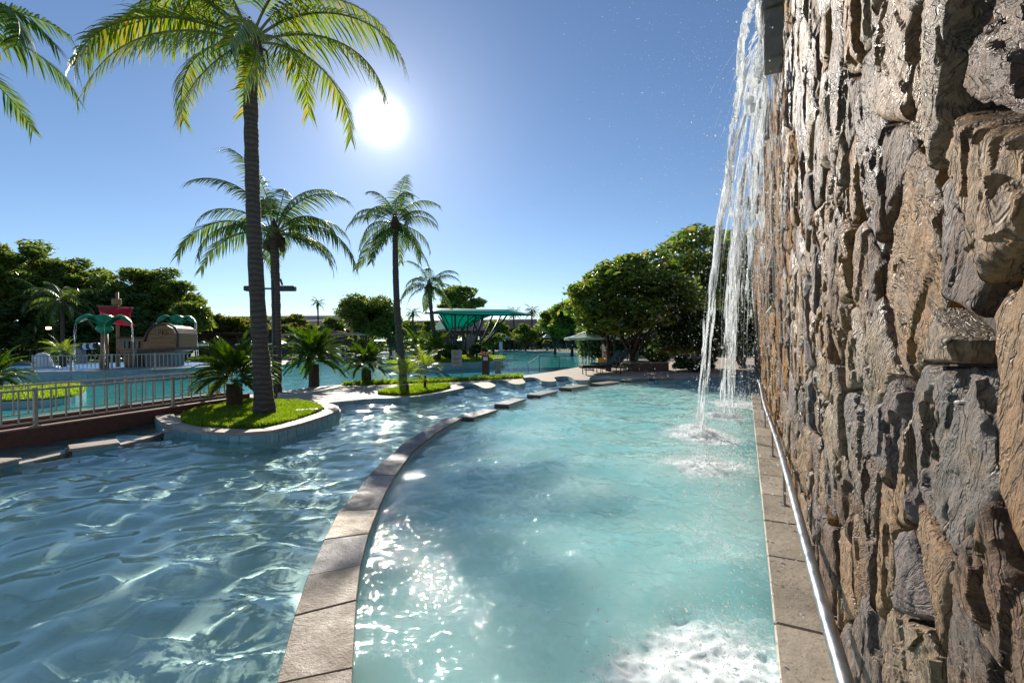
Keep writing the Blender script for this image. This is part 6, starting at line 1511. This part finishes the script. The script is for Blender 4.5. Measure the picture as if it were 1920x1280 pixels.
# ---------------------------------------------------------------- buildings
def house(name, label, px0, px1, d, py_eave, py_ridge, wallm, roofm, deep=12, win=0, hip=0.0, d1=None):
    a, c = AT(px0, 640, d), AT(px1, 640, d1 or d); ze = AT((px0 + px1) / 2, py_eave, d).z; zr = AT((px0 + px1) / 2, py_ridge, d).z
    root = empty(name, ((a.x + c.x) / 2, d + deep / 2, 0.15), label, 'building', 'low buildings behind the pool')
    u = (c - a); u.z = 0; L = u.length; u.normalize(); n = Vector((-u.y, u.x, 0))
    if n.y < 0: n = -n
    a.z = c.z = 0
    def q(s, t, z): p = a + u * s + n * t; return (p.x, p.y, z)
    MB().add([q(0, 0, 0.1), q(L, 0, 0.1), q(L, deep, 0.1), q(0, deep, 0.1), q(0, 0, ze), q(L, 0, ze), q(L, deep, ze), q(0, deep, ze)], [(0, 1, 5, 4), (1, 2, 6, 5), (2, 3, 7, 6), (3, 0, 4, 7)]).build('wall', wallm, root)
    o_ = 1.0
    rf = MB().add([q(-o_, -o_, ze), q(L + o_, -o_, ze), q(L + o_, deep + o_, ze), q(-o_, deep + o_, ze), q(-o_ + hip, deep / 2, zr), q(L + o_ - hip, deep / 2, zr)], [(0, 1, 5, 4), (1, 2, 5), (2, 3, 4, 5), (3, 0, 4)]).build('roof', roofm, root)
    MB().bar(q(-o_, -o_ - 0.03, ze - 0.08), q(L + o_, -o_ - 0.03, ze - 0.08), 0.06, 0.22).build('fascia', M['wood_dark'], rf)
    rows_ = 9
    for k in range(1, rows_):
        f = k / rows_; MB().bar(q(-o_ + hip * f, -o_ + (deep / 2 + o_) * f, ze + (zr - ze) * f + 0.03), q(L + o_ - hip * f, -o_ + (deep / 2 + o_) * f, ze + (zr - ze) * f + 0.03), 0.16, 0.06).build('tile_course', roofm, rf)
    for k in range(win):
        s = L * (k + 0.5) / win; zc = 0.1 + (ze - 0.1) * 0.55; hh = (ze - 0.1) * 0.26
        w_ = MB().add([q(s - 0.75, -0.05, zc - hh), q(s + 0.75, -0.05, zc - hh), q(s + 0.75, -0.05, zc + hh), q(s - 0.75, -0.05, zc + hh)], [(0, 1, 2, 3)]).build('window', M['glass_dark'], root)
        fr_ = MB()
        for (s0, z0, s1, z1) in ((-0.75, -hh, 0.75, -hh), (-0.75, hh, 0.75, hh), (-0.75, -hh, -0.75, hh), (0.75, -hh, 0.75, hh), (0, -hh, 0, hh)): fr_.bar(q(s + s0, -0.07, zc + z0), q(s + s1, -0.07, zc + z1), 0.08, 0.08)
        fr_.build('frame', M['white_paint'], w_)
    return root
house('long_building', 'long low building with brown tiled roof behind the kiosk', 500, 665, 100, 618, 597, M['wall_dark'], M['roof'], 14, 8)
house('long_building', 'grey roofed hall behind the yellow green trees', 375, 655, 135, 614, 588, M['wall_dark'], M['roof_grey'], 20, 0)
house('long_building', 'brown roofed building between the slender palm and the canopy', 752, 935, 105, 620, 597, M['wall_dark'], M['roof'], 14, 8)
house('cream_house', 'cream walled house with brown roof right of the canopy', 1004, 1085, 104, 614, 591, M['wall_paint'], M['roof'], 12, 5, hip=4)
house('long_building', 'low brown roofed building behind the far umbrella row', 925, 1002, 112, 616, 596, M['wall_dark'], M['roof'], 12, 3)
# dark timber frames with back walls, added to stand for shade behind umbrellas
def shade_stand_in(label, px0, px1, d, zt):
    a, c = AT(px0, 640, d), AT(px1, 640, d); root = empty('shade_stand_in', ((a.x + c.x) / 2, d, 0.15), label, 'shade_stand_in', 'timber frames standing in for shade behind the umbrellas')
    n = max(3, int((c.x - a.x) / 3.5))
    for k in range(n + 1):
        x = a.x + (c.x - a.x) * k / n; MB().box((x, d, zt / 2 + 0.07), (0.25, 0.25, zt - 0.15)).build('post', M['wood_dark'], root)
    MB().box(((a.x + c.x) / 2, d, zt + 0.12), (c.x - a.x + 0.6, 0.3, 0.24)).build('beam', M['wood_dark'], root)
    MB().box(((a.x + c.x) / 2, d + 3, zt + 0.12), (c.x - a.x + 0.6, 0.3, 0.24)).build('beam', M['wood_dark'], root)
    for k in range(n * 4):
        x = a.x + (c.x - a.x) * (k + 0.5) / (n * 4); MB().box((x, d + 1.4, zt + 0.34), (0.15, 4.2, 0.18)).build('rafter', M['wood_dark'], root)
    MB().box(((a.x + c.x) / 2, d + 3.2, zt / 2 + 0.1), (c.x - a.x, 0.15, zt - 0.1)).build('back_wall', M['wall_dark'], root)
shade_stand_in('dark timber frame standing in for the shade behind the umbrellas right of the play ship', 335, 500, 62, 3.2)
shade_stand_in('dark timber frame standing in for the shade behind the far umbrella row', 870, 1060, 98, 3.6)
# kiosk bar
kd = 56.0
def KP(px, py, dd=0.0): return AT(px, py, kd + dd)
ka, kc = KP(560, 640), KP(652, 640)
KI = empty('pool_kiosk', ((ka.x + kc.x) / 2, kd, 0.1), 'pool bar kiosk with a broad pale flat roof on dark posts', 'kiosk')
zr = KP(600, 628).z
MB().box(((KP(536, 640).x + KP(668, 640).x) / 2, kd + 2, zr + 0.10), (KP(668, 640).x - KP(536, 640).x, 6.0, 0.22), bev=0.04).build('roof', surf('kiosk_roof', (0.50, 0.33, 0.27, 1), (0.42, 0.28, 0.23, 1), 1.0, 0.5, 0.1), KI)
MB().box(((KP(575, 640).x + KP(628, 640).x) / 2, kd + 2.2, zr + 0.55), (KP(628, 640).x - KP(575, 640).x, 3.0, 0.10)).build('roof_vent', M['wood_dark'], KI)
for px, dd in ((563, 0), (600, 0), (646, -0.5), (610, 3.5), (646, 4), (563, 4)): MB().box((KP(px, 640).x, kd + dd, (zr + 0.1) / 2), (0.30, 0.30, zr - 0.15)).build('post', M['wood_dark'], KI)
MB().box(((KP(598, 640).x + KP(644, 640).x) / 2, kd + 0.4, 0.65), (KP(644, 640).x - KP(598, 640).x, 0.7, 1.0), bev=0.02).build('counter', M['white_paint'], KI)
MB().box(((KP(598, 640).x + KP(644, 640).x) / 2, kd + 0.4, 1.18), (KP(646, 640).x - KP(596, 640).x, 0.9, 0.06), bev=0.01).build('counter_top', M['wood_dark'], KI)
MB().box(((KP(575, 640).x + KP(640, 640).x) / 2, kd + 3.6, 1.3), (KP(640, 640).x - KP(575, 640).x, 0.2, 2.3)).build('back_wall', M['wall_dark'], KI)
tag(MB().prism([(KP(590, 640).x, kd - 3.5), (KP(662, 640).x, kd - 3.5), (KP(668, 640).x, kd + 5), (KP(560, 640).x, kd + 5)], -0.9, 0.154).build('kiosk_terrace', M['paving']), kind='structure')
# grey stone tower piece right of the canopy
p = AT(939, 640, 82); TW = empty('white_pillar', (p.x, 82, 0.15), 'pale square pillar among the far umbrellas', 'pillar')
MB().box((p.x, 82, 1.7), (0.6, 0.6, 3.1), bev=0.02).build('shaft', M['white_paint'], TW); MB().box((p.x, 82, 3.32), (0.8, 0.8, 0.16), bev=0.02).build('cap', M['white_paint'], TW)
